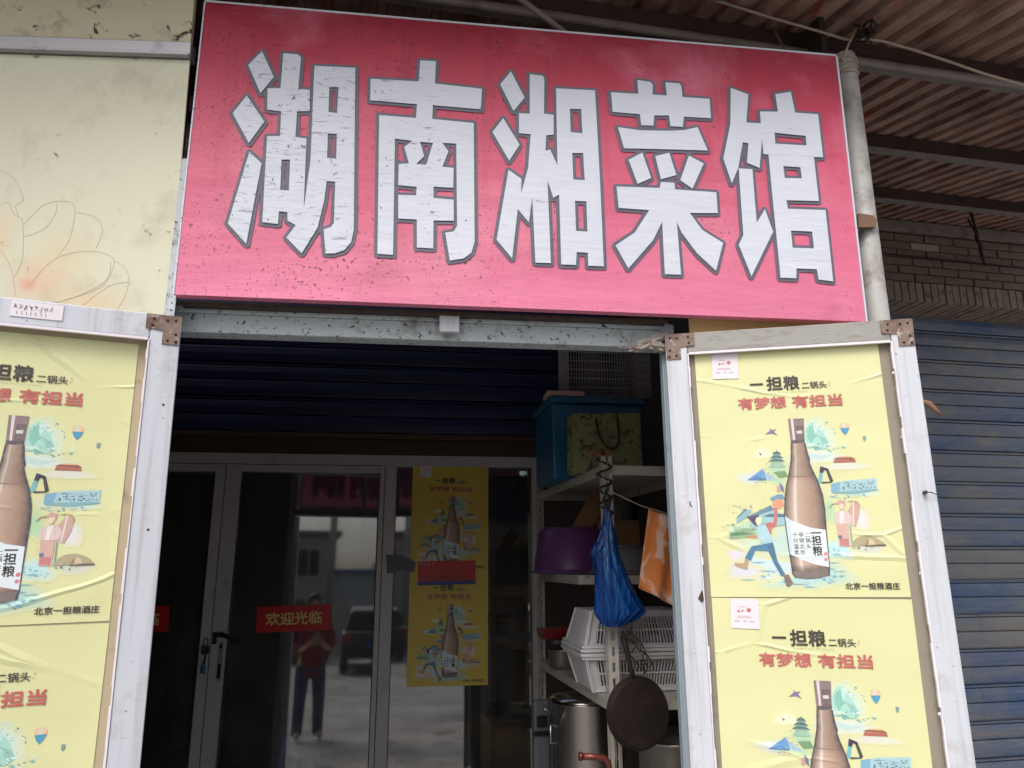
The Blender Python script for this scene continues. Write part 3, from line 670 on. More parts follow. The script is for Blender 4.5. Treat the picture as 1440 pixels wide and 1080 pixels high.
POSTER_SHAPES = [
    ((160, 208, 196), [(0.281, 0.4299), (0.2942, 0.4651), (0.3092, 0.475), (0.3199, 0.4577), (0.3329, 0.4447), (0.3487, 0.4107), (0.3264, 0.3991), (0.3084, 0.4122), (0.2891, 0.4129)]),
    ((128, 186, 172), [(0.2928, 0.4504), (0.3083, 0.4666), (0.3113, 0.4413), (0.322, 0.4325), (0.31, 0.4288), (0.3007, 0.4125), (0.2907, 0.4296)]),
    ((196, 226, 220), [(0.3103, 0.4707), (0.3189, 0.4557), (0.3144, 0.4412), (0.3102, 0.4497)]),
    ((138, 190, 178), [(0.322, 0.4325), (0.337, 0.4278), (0.3502, 0.4065), (0.3374, 0.3946), (0.3276, 0.4115)]),
    ((186, 210, 206), [(0.2271, 0.3735), (0.2717, 0.3927), (0.3243, 0.3785), (0.359, 0.3814), (0.323, 0.3662), (0.2701, 0.3762)]),
    ((120, 172, 164), [(0.284, 0.4006), (0.3116, 0.4059), (0.3334, 0.3927), (0.3107, 0.3964)]),
    ((98, 150, 200), [(0.1185, 0.3148), (0.1387, 0.3294), (0.1629, 0.3455), (0.171, 0.3341), (0.1722, 0.3133)]),
    ((70, 120, 178), [(0.1185, 0.3148), (0.1452, 0.3253), (0.1725, 0.3173), (0.1721, 0.3125)]),
    ((160, 190, 206), [(0.1722, 0.3133), (0.1681, 0.3366), (0.1878, 0.328), (0.2014, 0.3117)]),
    ((74, 112, 112), [(0.1915, 0.386), (0.1994, 0.3932), (0.2114, 0.3928), (0.218, 0.385)]),
    ((150, 170, 160), [(0.1968, 0.3858), (0.2127, 0.3852), (0.2125, 0.3827), (0.1966, 0.3833)]),
    ((74, 112, 112), [(0.1851, 0.3757), (0.1961, 0.3829), (0.2129, 0.3823), (0.2225, 0.3745)]),
    ((150, 170, 160), [(0.1926, 0.3755), (0.215, 0.3747), (0.2148, 0.3723), (0.1924, 0.373)]),
    ((74, 112, 112), [(0.1796, 0.3664), (0.1931, 0.3734), (0.2142, 0.3727), (0.2263, 0.3648)]),
    ((150, 170, 160), [(0.1889, 0.366), (0.217, 0.3651), (0.2168, 0.3626), (0.1887, 0.3636)]),
    ((60, 96, 100), [(0.203, 0.3918), (0.2059, 0.3984), (0.2077, 0.3917)]),
    ((150, 186, 160), [(0.1891, 0.3631), (0.2183, 0.3622), (0.2248, 0.3487), (0.1821, 0.3501)]),
    ((110, 150, 110), [(0.1922, 0.3358), (0.2226, 0.3389), (0.2305, 0.3227), (0.2058, 0.3195)]),
    ((120, 110, 150), [(0.1791, 0.4431), (0.1932, 0.4544), (0.1917, 0.4608), (0.1991, 0.455), (0.2112, 0.4579), (0.2027, 0.4506), (0.2126, 0.4384), (0.1983, 0.4457)]),
    ((110, 110, 100), [(0.1575, 0.3934), (0.1657, 0.3873), (0.1607, 0.3841)]),
    ((226, 186, 150), [(0.3792, 0.4637), (0.3854, 0.4685), (0.3959, 0.4689), (0.4029, 0.4636), (0.4034, 0.4535), (0.3796, 0.4528)]),
    ((202, 206, 190), [(0.3874, 0.4684), (0.3943, 0.4685), (0.3949, 0.4526), (0.3857, 0.453)]),
    ((58, 146, 186), [(0.3796, 0.4528), (0.4034, 0.4535), (0.3992, 0.4429), (0.3913, 0.4332), (0.3838, 0.4418)]),
    ((120, 150, 150), [(0.4357, 0.4282), (0.4432, 0.4279), (0.4441, 0.4217), (0.4393, 0.4132), (0.4353, 0.4179)]),
    ((170, 92, 76), [(0.3554, 0.3651), (0.4074, 0.3642), (0.4104, 0.3568), (0.3519, 0.357)]),
    ((150, 80, 70), [(0.3518, 0.3669), (0.3618, 0.3711), (0.4017, 0.3705), (0.4105, 0.3649)]),
    ((214, 176, 120), [(0.3618, 0.3711), (0.3697, 0.3737), (0.3963, 0.3736), (0.4017, 0.3705)]),
    ((62, 56, 84), [(0.3168, 0.3487), (0.3363, 0.3413), (0.3331, 0.3347), (0.3261, 0.3381), (0.3214, 0.3288), (0.3128, 0.3314)]),
    ((52, 50, 58), [(0.3363, 0.3413), (0.3465, 0.3076), (0.3381, 0.3047), (0.331, 0.3356)]),
    ((52, 50, 58), [(0.3465, 0.3076), (0.3416, 0.303), (0.3156, 0.3006), (0.3168, 0.3053), (0.3382, 0.3054)]),
    ((110, 178, 190), [(0.3128, 0.3314), (0.3214, 0.3288), (0.3167, 0.3045), (0.3053, 0.3009)]),
    ((160, 196, 206), [(0.3394, 0.2991), (0.3823, 0.3073), (0.4571, 0.3114), (0.4549, 0.282), (0.3935, 0.2766), (0.3382, 0.2773)]),
    ((118, 168, 196), [(0.3394, 0.2991), (0.3637, 0.3039), (0.3591, 0.2779), (0.3382, 0.2773)]),
    ((120, 170, 176), [(0.339, 0.278), (0.4549, 0.2827), (0.4588, 0.2788), (0.3929, 0.2704), (0.3422, 0.2733)]),
    ((48, 66, 92), [(0.3852, 0.3002), (0.3881, 0.3019), (0.3889, 0.3009), (0.386, 0.2992)]),
    ((36, 46, 70), [(0.3984, 0.2854), (0.4022, 0.2876), (0.4035, 0.286), (0.3997, 0.2838)]),
    ((48, 66, 92), [(0.4119, 0.2979), (0.4142, 0.2992), (0.415, 0.2983), (0.4126, 0.2969)]),
    ((70, 92, 112), [(0.4367, 0.2874), (0.44, 0.285), (0.4408, 0.284), (0.4375, 0.2863)]),
    ((36, 46, 70), [(0.4189, 0.2889), (0.4228, 0.2912), (0.4242, 0.2895), (0.4203, 0.2873)]),
    ((48, 66, 92), [(0.3938, 0.2953), (0.396, 0.2937), (0.3968, 0.2926), (0.3947, 0.2942)]),
    ((70, 92, 112), [(0.4469, 0.2871), (0.451, 0.2894), (0.4523, 0.2878), (0.4482, 0.2854)]),
    ((70, 92, 112), [(0.4137, 0.286), (0.4171, 0.2835), (0.4182, 0.2822), (0.4148, 0.2846)]),
    ((48, 66, 92), [(0.4171, 0.295), (0.4194, 0.2963), (0.4203, 0.2951), (0.418, 0.2938)]),
    ((36, 46, 70), [(0.3672, 0.2907), (0.3694, 0.2891), (0.3705, 0.2877), (0.3683, 0.2893)]),
    ((36, 46, 70), [(0.393, 0.284), (0.3954, 0.2854), (0.3964, 0.2841), (0.394, 0.2827)]),
    ((36, 46, 70), [(0.4204, 0.2982), (0.4228, 0.2964), (0.4241, 0.2949), (0.4217, 0.2966)]),
    ((70, 92, 112), [(0.4124, 0.2855), (0.4146, 0.2868), (0.4154, 0.2858), (0.4132, 0.2846)]),
    ((70, 92, 112), [(0.4315, 0.2914), (0.434, 0.2928), (0.4349, 0.2916), (0.4324, 0.2902)]),
    ((36, 46, 70), [(0.4054, 0.3022), (0.4085, 0.3), (0.4098, 0.2983), (0.4068, 0.3005)]),
    ((36, 46, 70), [(0.4241, 0.2972), (0.4268, 0.2988), (0.4278, 0.2976), (0.4251, 0.2961)]),
    ((36, 46, 70), [(0.3992, 0.2849), (0.4021, 0.2828), (0.4034, 0.2812), (0.4005, 0.2833)]),
    ((70, 92, 112), [(0.3805, 0.294), (0.3828, 0.2953), (0.3838, 0.2941), (0.3815, 0.2928)]),
    ((70, 92, 112), [(0.4149, 0.2963), (0.4175, 0.2944), (0.4185, 0.2932), (0.4159, 0.2951)]),
    ((48, 66, 92), [(0.4146, 0.2948), (0.417, 0.2961), (0.4184, 0.2944), (0.416, 0.293)]),
    ((36, 46, 70), [(0.3684, 0.2888), (0.3717, 0.2907), (0.3732, 0.289), (0.3698, 0.287)]),
    ((70, 92, 112), [(0.4078, 0.2983), (0.4115, 0.2956), (0.4123, 0.2947), (0.4086, 0.2973)]),
    ((48, 66, 92), [(0.4223, 0.2997), (0.4244, 0.2982), (0.4254, 0.297), (0.4233, 0.2985)]),
    ((70, 92, 112), [(0.383, 0.2941), (0.3865, 0.2961), (0.3875, 0.2948), (0.3841, 0.2928)]),
    ((70, 92, 112), [(0.381, 0.3012), (0.3835, 0.3027), (0.3846, 0.3013), (0.3821, 0.2999)]),
    ((36, 46, 70), [(0.4419, 0.3017), (0.444, 0.3029), (0.4454, 0.3011), (0.4433, 0.3)]),
    ((70, 92, 112), [(0.3986, 0.2857), (0.402, 0.2877), (0.4033, 0.2861), (0.3999, 0.2841)]),
    ((70, 92, 112), [(0.3982, 0.2946), (0.4023, 0.297), (0.4034, 0.2956), (0.3993, 0.2932)]),
    ((36, 46, 70), [(0.3899, 0.2937), (0.3934, 0.2912), (0.3943, 0.29), (0.3908, 0.2925)]),
    ((70, 92, 112), [(0.382, 0.2877), (0.3853, 0.2853), (0.3863, 0.2841), (0.383, 0.2865)]),
    ((70, 92, 112), [(0.3691, 0.2848), (0.3733, 0.2872), (0.3745, 0.2857), (0.3703, 0.2833)]),
    ((48, 66, 92), [(0.4446, 0.3021), (0.4488, 0.3045), (0.4499, 0.303), (0.4458, 0.3006)]),
    ((48, 66, 92), [(0.4249, 0.2944), (0.4276, 0.2925), (0.4286, 0.2913), (0.4259, 0.2932)]),
    ((48, 66, 92), [(0.4354, 0.3), (0.4374, 0.2985), (0.4385, 0.2971), (0.4365, 0.2985)]),
    ((48, 66, 92), [(0.3982, 0.2882), (0.401, 0.2898), (0.4019, 0.2888), (0.3991, 0.2871)]),
    ((36, 46, 70), [(0.3776, 0.2911), (0.3809, 0.2887), (0.3821, 0.2873), (0.3787, 0.2897)]),
    ((36, 46, 70), [(0.4036, 0.3014), (0.4067, 0.2992), (0.4074, 0.2982), (0.4044, 0.3004)]),
    ((70, 92, 112), [(0.4336, 0.3035), (0.4358, 0.3047), (0.4371, 0.303), (0.435, 0.3018)]),
    ((48, 66, 92), [(0.4374, 0.2869), (0.4393, 0.2856), (0.4404, 0.2842), (0.4385, 0.2856)]),
    ((48, 66, 92), [(0.4342, 0.2978), (0.4363, 0.2963), (0.4374, 0.295), (0.4352, 0.2965)]),
    ((70, 92, 112), [(0.3694, 0.2858), (0.3727, 0.2834), (0.3737, 0.2822), (0.3704, 0.2845)]),
    ((36, 46, 70), [(0.4393, 0.288), (0.4414, 0.2892), (0.4428, 0.2875), (0.4407, 0.2863)]),
    ((70, 92, 112), [(0.3897, 0.287), (0.3926, 0.2887), (0.3939, 0.2871), (0.391, 0.2854)]),
    ((70, 92, 112), [(0.4423, 0.3009), (0.4442, 0.2995), (0.4453, 0.2982), (0.4433, 0.2996)]),
    ((48, 66, 92), [(0.411, 0.2855), (0.4141, 0.2833), (0.4148, 0.2824), (0.4117, 0.2847)]),
    ((36, 46, 70), [(0.4121, 0.2938), (0.4157, 0.2958), (0.4168, 0.2945), (0.4132, 0.2925)]),
    ((36, 46, 70), [(0.3846, 0.2868), (0.3874, 0.2884), (0.3887, 0.2868), (0.3859, 0.2852)]),
    ((36, 46, 70), [(0.3673, 0.2859), (0.3701, 0.2839), (0.3714, 0.2822), (0.3686, 0.2842)]),
    ((36, 46, 70), [(0.4334, 0.2915), (0.436, 0.2896), (0.4368, 0.2886), (0.4342, 0.2905)]),
    ((70, 92, 112), [(0.3939, 0.2945), (0.3973, 0.2964), (0.3985, 0.2949), (0.3951, 0.293)]),
    ((48, 66, 92), [(0.4442, 0.2968), (0.4475, 0.2987), (0.4485, 0.2975), (0.4452, 0.2956)]),
    ((48, 66, 92), [(0.3985, 0.2851), (0.4005, 0.2836), (0.4017, 0.2821), (0.3997, 0.2836)]),
    ((70, 92, 112), [(0.3912, 0.3019), (0.3932, 0.3031), (0.3946, 0.3013), (0.3926, 0.3002)]),
    ((36, 46, 70), [(0.4344, 0.2843), (0.4364, 0.2828), (0.4375, 0.2814), (0.4355, 0.2829)]),
    ((48, 66, 92), [(0.4137, 0.2848), (0.4174, 0.287), (0.4188, 0.2852), (0.4151, 0.2831)]),
    ((36, 46, 70), [(0.4212, 0.2901), (0.4244, 0.2878), (0.4256, 0.2864), (0.4224, 0.2887)]),
    ((70, 92, 112), [(0.3995, 0.2914), (0.403, 0.2889), (0.4042, 0.2874), (0.4007, 0.2899)]),
    ((36, 46, 70), [(0.3843, 0.2962), (0.3872, 0.2941), (0.3887, 0.2923), (0.3857, 0.2944)]),
    ((70, 92, 112), [(0.3985, 0.2873), (0.4011, 0.2888), (0.4022, 0.2876), (0.3996, 0.2861)]),
    ((70, 92, 112), [(0.3797, 0.2923), (0.3828, 0.2901), (0.3839, 0.2886), (0.3809, 0.2909)]),
    ((36, 46, 70), [(0.448, 0.2914), (0.45, 0.2899), (0.4507, 0.289), (0.4487, 0.2904)]),
    ((36, 46, 70), [(0.4336, 0.2852), (0.4367, 0.2829), (0.4378, 0.2816), (0.4346, 0.2839)]),
    ((48, 66, 92), [(0.4337, 0.3012), (0.4362, 0.3027), (0.4371, 0.3015), (0.4346, 0.3001)]),
    ((48, 66, 92), [(0.3988, 0.2918), (0.4017, 0.2896), (0.403, 0.2881), (0.4, 0.2902)]),
    ((48, 66, 92), [(0.411, 0.3002), (0.4129, 0.2988), (0.4136, 0.2979), (0.4117, 0.2993)]),
    ((36, 46, 70), [(0.375, 0.3005), (0.3793, 0.303), (0.3802, 0.3018), (0.3759, 0.2994)]),
    ((36, 46, 70), [(0.3768, 0.2945), (0.3791, 0.2957), (0.3803, 0.2942), (0.378, 0.2929)]),
    ((48, 66, 92), [(0.397, 0.3026), (0.4004, 0.3001), (0.4012, 0.299), (0.3978, 0.3016)]),
    ((70, 92, 112), [(0.383, 0.2967), (0.3861, 0.2985), (0.3871, 0.2972), (0.3839, 0.2954)]),
    ((70, 92, 112), [(0.4093, 0.2927), (0.412, 0.2943), (0.413, 0.293), (0.4103, 0.2915)]),
    ((48, 66, 92), [(0.3679, 0.2847), (0.3702, 0.2831), (0.3714, 0.2816), (0.3691, 0.2832)]),
    ((36, 46, 70), [(0.3717, 0.2995), (0.375, 0.3014), (0.3757, 0.3005), (0.3724, 0.2986)]),
    ((36, 46, 70), [(0.3633, 0.2859), (0.3661, 0.2839), (0.3674, 0.2822), (0.3647, 0.2842)]),
    ((36, 46, 70), [(0.4256, 0.285), (0.4297, 0.2874), (0.4306, 0.2862), (0.4265, 0.2838)]),
    ((36, 46, 70), [(0.4168, 0.3014), (0.4197, 0.2993), (0.421, 0.2976), (0.4181, 0.2997)]),
    ((70, 92, 112), [(0.4379, 0.2957), (0.4415, 0.2978), (0.4428, 0.2962), (0.4392, 0.2941)]),
    ((36, 46, 70), [(0.4145, 0.2875), (0.4174, 0.2855), (0.4186, 0.2839), (0.4158, 0.2859)]),
    ((48, 66, 92), [(0.4371, 0.2874), (0.439, 0.286), (0.4398, 0.2849), (0.438, 0.2863)]),
    ((48, 66, 92), [(0.4218, 0.2896), (0.4247, 0.2875), (0.4258, 0.2862), (0.4229, 0.2883)]),
    ((48, 66, 92), [(0.38, 0.3011), (0.3832, 0.3029), (0.3845, 0.3012), (0.3813, 0.2994)]),
    ((48, 66, 92), [(0.3821, 0.3007), (0.3854, 0.2983), (0.3868, 0.2966), (0.3835, 0.299)]),
    ((48, 66, 92), [(0.4079, 0.2859), (0.4118, 0.2881), (0.4131, 0.2865), (0.4093, 0.2842)]),
    ((48, 66, 92), [(0.4188, 0.2912), (0.4208, 0.2923), (0.4221, 0.2907), (0.4201, 0.2896)]),
    ((70, 92, 112), [(0.4069, 0.3003), (0.4093, 0.2986), (0.4107, 0.2969), (0.4082, 0.2986)]),
    ((48, 66, 92), [(0.4397, 0.2911), (0.4422, 0.2893), (0.443, 0.2883), (0.4405, 0.2901)]),
    ((36, 46, 70), [(0.4299, 0.2862), (0.4325, 0.2877), (0.4337, 0.2862), (0.4311, 0.2847)]),
    ((70, 92, 112), [(0.4267, 0.2974), (0.4288, 0.2959), (0.4298, 0.2946), (0.4277, 0.2961)]),
    ((70, 92, 112), [(0.3922, 0.2857), (0.3958, 0.2831), (0.3972, 0.2813), (0.3936, 0.2839)]),
    ((70, 92, 112), [(0.4311, 0.2998), (0.4333, 0.2982), (0.4341, 0.2973), (0.4319, 0.2989)]),
    ((48, 66, 92), [(0.4174, 0.2901), (0.4204, 0.2879), (0.4215, 0.2865), (0.4186, 0.2886)]),
    ((36, 46, 70), [(0.4462, 0.2879), (0.4491, 0.2858), (0.4503, 0.2842), (0.4474, 0.2864)]),
    ((70, 92, 112), [(0.3824, 0.2905), (0.3861, 0.2927), (0.3873, 0.2912), (0.3836, 0.289)]),
    ((48, 66, 92), [(0.415, 0.2994), (0.4172, 0.3007), (0.4182, 0.2993), (0.4161, 0.2981)]),
    ((36, 46, 70), [(0.4351, 0.2977), (0.439, 0.3), (0.4401, 0.2986), (0.4362, 0.2963)]),
    ((48, 66, 92), [(0.3694, 0.2869), (0.3718, 0.2883), (0.373, 0.2868), (0.3707, 0.2854)]),
    ((132, 176, 186), [(0.083, 0.2128), (0.1084, 0.237), (0.1236, 0.2288), (0.1102, 0.2134), (0.0825, 0.1963)]),
    ((84, 120, 138), [(0.083, 0.2128), (0.1084, 0.237), (0.1119, 0.2341), (0.0859, 0.2111)]),
    ((96, 132, 150), [(0.1103, 0.2146), (0.1416, 0.2284), (0.1767, 0.2452), (0.1832, 0.2334), (0.1519, 0.2176), (0.1144, 0.2094)]),
    ((150, 190, 196), [(0.1144, 0.2094), (0.183, 0.2314), (0.2114, 0.2164), (0.209, 0.19), (0.1263, 0.1799)]),
    ((70, 112, 132), [(0.1524, 0.2153), (0.1747, 0.2218), (0.2118, 0.2202), (0.2109, 0.2113), (0.1664, 0.2126)]),
    ((110, 150, 176), [(0.1766, 0.2649), (0.198, 0.2742), (0.2111, 0.2739), (0.2156, 0.262), (0.1815, 0.2569)]),
    ((92, 120, 150), [(0.2048, 0.3076), (0.2149, 0.2955), (0.2152, 0.2777), (0.2067, 0.2878)]),
    ((208, 150, 150), [(0.1971, 0.2979), (0.2059, 0.2997), (0.2062, 0.2819), (0.1969, 0.2821)]),
    ((142, 176, 140), [(0.0615, 0.1694), (0.0817, 0.1866), (0.1263, 0.1799), (0.1321, 0.1605), (0.0603, 0.1539)]),
    ((96, 140, 110), [(0.0616, 0.1702), (0.0957, 0.1727), (0.129, 0.1683), (0.1062, 0.164), (0.0648, 0.1635)]),
    ((226, 150, 120), [(0.1808, 0.2491), (0.1913, 0.2614), (0.2079, 0.2594), (0.2121, 0.2444), (0.1982, 0.235), (0.1836, 0.238)]),
    ((192, 112, 112), [(0.1541, 0.1911), (0.1689, 0.1986), (0.1784, 0.1964), (0.1844, 0.2216), (0.1835, 0.2373), (0.1931, 0.2363), (0.1912, 0.2059), (0.1866, 0.1885), (0.1709, 0.1791), (0.1735, 0.1656), (0.1628, 0.1715)]),
    ((76, 66, 86), [(0.1102, 0.2134), (0.1408, 0.2194), (0.1459, 0.2127), (0.1368, 0.207), (0.1381, 0.1875), (0.1272, 0.1916), (0.1173, 0.2074)]),
    ((226, 222, 186), [(0.1356, 0.2109), (0.148, 0.2153), (0.1491, 0.2028), (0.144, 0.1913), (0.1366, 0.1914), (0.1327, 0.2032)]),
    ((168, 206, 216), [(0.1335, 0.1856), (0.144, 0.1913), (0.1589, 0.191), (0.1744, 0.1513), (0.1716, 0.1444), (0.147, 0.139), (0.1374, 0.1565)]),
    ((196, 140, 110), [(0.1042, 0.1625), (0.1318, 0.1659), (0.1347, 0.1558), (0.1206, 0.1568), (0.1058, 0.1593)]),
    ((74, 128, 160), [(0.1169, 0.1345), (0.1489, 0.139), (0.1716, 0.1444), (0.1747, 0.1291), (0.1584, 0.1209), (0.126, 0.1228), (0.1118, 0.0954), (0.0969, 0.104)]),
    ((62, 112, 146), [(0.1573, 0.1293), (0.1738, 0.1444), (0.1812, 0.0947), (0.1984, 0.0586), (0.1884, 0.053), (0.1706, 0.091)]),
    ((176, 150, 116), [(0.0673, 0.089), (0.0934, 0.0895), (0.0975, 0.1025), (0.1068, 0.0978), (0.1009, 0.0719), (0.0715, 0.0813)]),
    ((120, 98, 82), [(0.1938, 0.056), (0.2062, 0.0596), (0.2166, 0.0348), (0.2042, 0.0259), (0.198, 0.0297)]),
    ((196, 160, 150), [(0.3733, 0.2234), (0.3906, 0.2499), (0.4066, 0.2438), (0.4029, 0.2131), (0.3905, 0.1828), (0.3802, 0.1868), (0.38, 0.2021)]),
    ((226, 220, 214), [(0.3899, 0.25), (0.3928, 0.2499), (0.3859, 0.1867), (0.3831, 0.1868)]),
    ((198, 158, 148), [(0.3466, 0.2452), (0.3568, 0.2558), (0.371, 0.2524), (0.3679, 0.2408), (0.3573, 0.243)]),
    ((232, 206, 190), [(0.3537, 0.2442), (0.3664, 0.244), (0.3638, 0.2293), (0.3551, 0.2295)]),
    ((212, 190, 192), [(0.3389, 0.2137), (0.3536, 0.2257), (0.3735, 0.2253), (0.3845, 0.2097), (0.3788, 0.1907), (0.3409, 0.1914)]),
    ((204, 168, 156), [(0.3427, 0.1914), (0.3716, 0.1908), (0.3705, 0.1301), (0.3438, 0.1324)]),
    ((228, 220, 214), [(0.3534, 0.2238), (0.3643, 0.2236), (0.359, 0.1911), (0.3511, 0.1912)]),
    ((190, 120, 120), [(0.346, 0.1532), (0.3691, 0.1509), (0.3678, 0.132), (0.3458, 0.1342)]),
    ((90, 110, 160), [(0.3431, 0.1601), (0.3522, 0.1614), (0.3532, 0.1531), (0.344, 0.1513)]),
    ((130, 150, 140), [(0.3748, 0.1869), (0.378, 0.1869), (0.3783, 0.13), (0.3747, 0.1293)]),
    ((170, 150, 120), [(0.3486, 0.2471), (0.3356, 0.2454), (0.3273, 0.2348), (0.3293, 0.2332), (0.3375, 0.2423), (0.3483, 0.244)]),
    ((170, 150, 120), [(0.3706, 0.2493), (0.3855, 0.2528), (0.4016, 0.2508), (0.4079, 0.2361), (0.4057, 0.2353), (0.3991, 0.2478), (0.3852, 0.2501)]),
    ((168, 158, 126), [(0.3724, 0.132), (0.3832, 0.1488), (0.3984, 0.1569), (0.4165, 0.1589), (0.4373, 0.1536), (0.4537, 0.1421), (0.4604, 0.1326)]),
    ((206, 186, 150), [(0.4081, 0.1318), (0.4131, 0.1446), (0.4227, 0.1501), (0.431, 0.145), (0.4334, 0.1318)]),
    ((150, 120, 90), [(0.4081, 0.1318), (0.4131, 0.1446), (0.4197, 0.149), (0.4149, 0.1317)]),
    ((90, 84, 70), [(0.4316, 0.1349), (0.4607, 0.1356), (0.4602, 0.1311), (0.408, 0.1303), (0.4082, 0.1322)]),
    ((140, 190, 204), [(0.1078, 0.0917), (0.1301, 0.0929), (0.1522, 0.0912), (0.1299, 0.0899)]),
    ((140, 190, 204), [(0.1244, 0.0687), (0.154, 0.0699), (0.1832, 0.0681), (0.1537, 0.0669)]),
    ((140, 190, 204), [(0.2038, 0.0341), (0.2312, 0.0355), (0.2581, 0.0338), (0.2309, 0.0325)]),
    ((140, 190, 204), [(0.3015, 0.0896), (0.3233, 0.0908), (0.3446, 0.0891), (0.3229, 0.0878)]),
    ((140, 190, 204), [(0.2376, 0.0265), (0.2593, 0.0278), (0.2808, 0.0262), (0.259, 0.0249)]),
    ((140, 190, 204), [(0.3164, 0.112), (0.3328, 0.1133), (0.3488, 0.1116), (0.3325, 0.1103)]),
    ((140, 190, 204), [(0.0781, 0.0463), (0.1004, 0.0476), (0.1225, 0.046), (0.1002, 0.0446)]),
    ((140, 190, 204), [(0.3297, 0.0668), (0.3424, 0.0682), (0.3547, 0.0666), (0.3421, 0.0652)]),
    ((132, 112, 114), [(0.2444, 0.4853), (0.2867, 0.4844), (0.2824, 0.4157), (0.2457, 0.4145)]),
    ((214, 204, 208), [(0.2507, 0.4847), (0.2577, 0.4848), (0.2574, 0.4149), (0.2527, 0.4147)]),
    ((104, 88, 92), [(0.2629, 0.4643), (0.2824, 0.4643), (0.2818, 0.4257), (0.2615, 0.4248)]),
    ((196, 204, 190), [(0.2639, 0.4499), (0.2779, 0.4502), (0.2779, 0.4418), (0.2638, 0.4415)]),
    ((84, 72, 80), [(0.2458, 0.4237), (0.2833, 0.4248), (0.2828, 0.4157), (0.2457, 0.4145)]),
    ((164, 140, 126), [(0.2465, 0.4145), (0.2422, 0.3689), (0.2405, 0.3623), (0.2331, 0.3306), (0.2224, 0.2953), (0.2161, 0.2639), (0.2104, 0.2133), (0.2148, 0.1133), (0.2163, 0.0905), (0.2172, 0.0603), (0.2254, 0.0509), (0.254, 0.0469), (0.2867, 0.0493), (0.3089, 0.0558), (0.3121, 0.0763), (0.314, 0.1766), (0.3158, 0.2304), (0.3143, 0.2693), (0.3054, 0.3087), (0.2937, 0.3407), (0.2882, 0.3607), (0.2904, 0.3673), (0.2863, 0.3839), (0.2827, 0.4148)]),
    ((182, 160, 146), [(0.2357, 0.3186), (0.2878, 0.3179), (0.3047, 0.2656), (0.3061, 0.2423), (0.2277, 0.2324), (0.225, 0.2834)]),
    ((156, 130, 114), [(0.2598, 0.2589), (0.3105, 0.2499), (0.3108, 0.1805), (0.2746, 0.1831), (0.2394, 0.1991)]),
    ((230, 218, 206), [(0.2454, 0.2868), (0.2545, 0.2881), (0.2517, 0.2435), (0.2454, 0.2157), (0.2384, 0.2197)]),
    ((120, 96, 88), [(0.2317, 0.3231), (0.29, 0.3218), (0.2902, 0.3198), (0.2315, 0.3211)]),
    ((116, 106, 102), [(0.2169, 0.0648), (0.2416, 0.0684), (0.312, 0.0756), (0.3089, 0.0558), (0.2867, 0.0493), (0.254, 0.0469), (0.2254, 0.0509)]),
    ((150, 140, 132), [(0.2169, 0.0844), (0.2408, 0.0902), (0.2416, 0.0691), (0.2172, 0.0648)]),
    ((66, 62, 74), [(0.245, 0.4146), (0.2407, 0.3689), (0.2391, 0.3626), (0.2317, 0.331), (0.2209, 0.2956), (0.2147, 0.264), (0.2089, 0.2132), (0.2133, 0.1131), (0.2149, 0.0903), (0.2158, 0.0598), (0.2243, 0.0498), (0.2265, 0.0519), (0.2186, 0.0608), (0.2178, 0.0907), (0.2163, 0.1135), (0.2119, 0.2134), (0.2176, 0.2638), (0.2238, 0.295), (0.2345, 0.3303), (0.242, 0.362), (0.2437, 0.3688), (0.248, 0.4144)]),
    ((66, 62, 74), [(0.2808, 0.4145), (0.2845, 0.3835), (0.2886, 0.3669), (0.2864, 0.3603), (0.292, 0.3399), (0.3036, 0.308), (0.3125, 0.2689), (0.314, 0.2302), (0.3122, 0.1765), (0.3103, 0.0762), (0.3071, 0.0559), (0.3106, 0.0557), (0.3138, 0.0764), (0.3158, 0.1767), (0.3177, 0.2306), (0.3161, 0.2697), (0.3071, 0.3094), (0.2955, 0.3415), (0.2901, 0.3611), (0.2923, 0.3676), (0.2881, 0.3844), (0.2845, 0.4152)]),
    ((216, 228, 236), [(0.2113, 0.2152), (0.225, 0.2033), (0.2427, 0.1952), (0.2744, 0.1819), (0.3125, 0.1758), (0.3118, 0.0774), (0.2793, 0.0842), (0.2444, 0.0977), (0.2166, 0.1125)]),
    ((196, 214, 226), [(0.2113, 0.2152), (0.225, 0.2033), (0.2253, 0.1666), (0.2221, 0.1086), (0.2158, 0.1125)]),
    ((204, 120, 136), [(0.3118, 0.112), (0.3108, 0.1094), (0.3088, 0.1075), (0.3062, 0.1068), (0.3037, 0.1076), (0.3021, 0.1095), (0.3017, 0.1122), (0.3026, 0.1148), (0.3047, 0.1167), (0.3072, 0.1174), (0.3097, 0.1166), (0.3114, 0.1147)]),
    ((204, 120, 136), [(0.3106, 0.097), (0.3097, 0.0945), (0.3078, 0.0928), (0.3054, 0.0921), (0.3031, 0.0928), (0.3016, 0.0946), (0.3012, 0.0971), (0.3021, 0.0995), (0.304, 0.1013), (0.3064, 0.1019), (0.3087, 0.1012), (0.3102, 0.0994)]),
]

# ------------------------------------------------------------------ setting: ground and building shell
tag(MB().box(-150, 150, -160, 120, -0.3, 0.0).build('ground', M['asphalt']), kind='structure')
GLASS_Y = 4.92
bd = thing('brick_building', 'brown brick shop building with rowlock brick lintel behind the restaurant porch', 'building', (3.7785, 4.6, 0.0), (0, 0, radians(4.5)))
WZ = 3.825                                         # height of the course line above the rowlock lintel
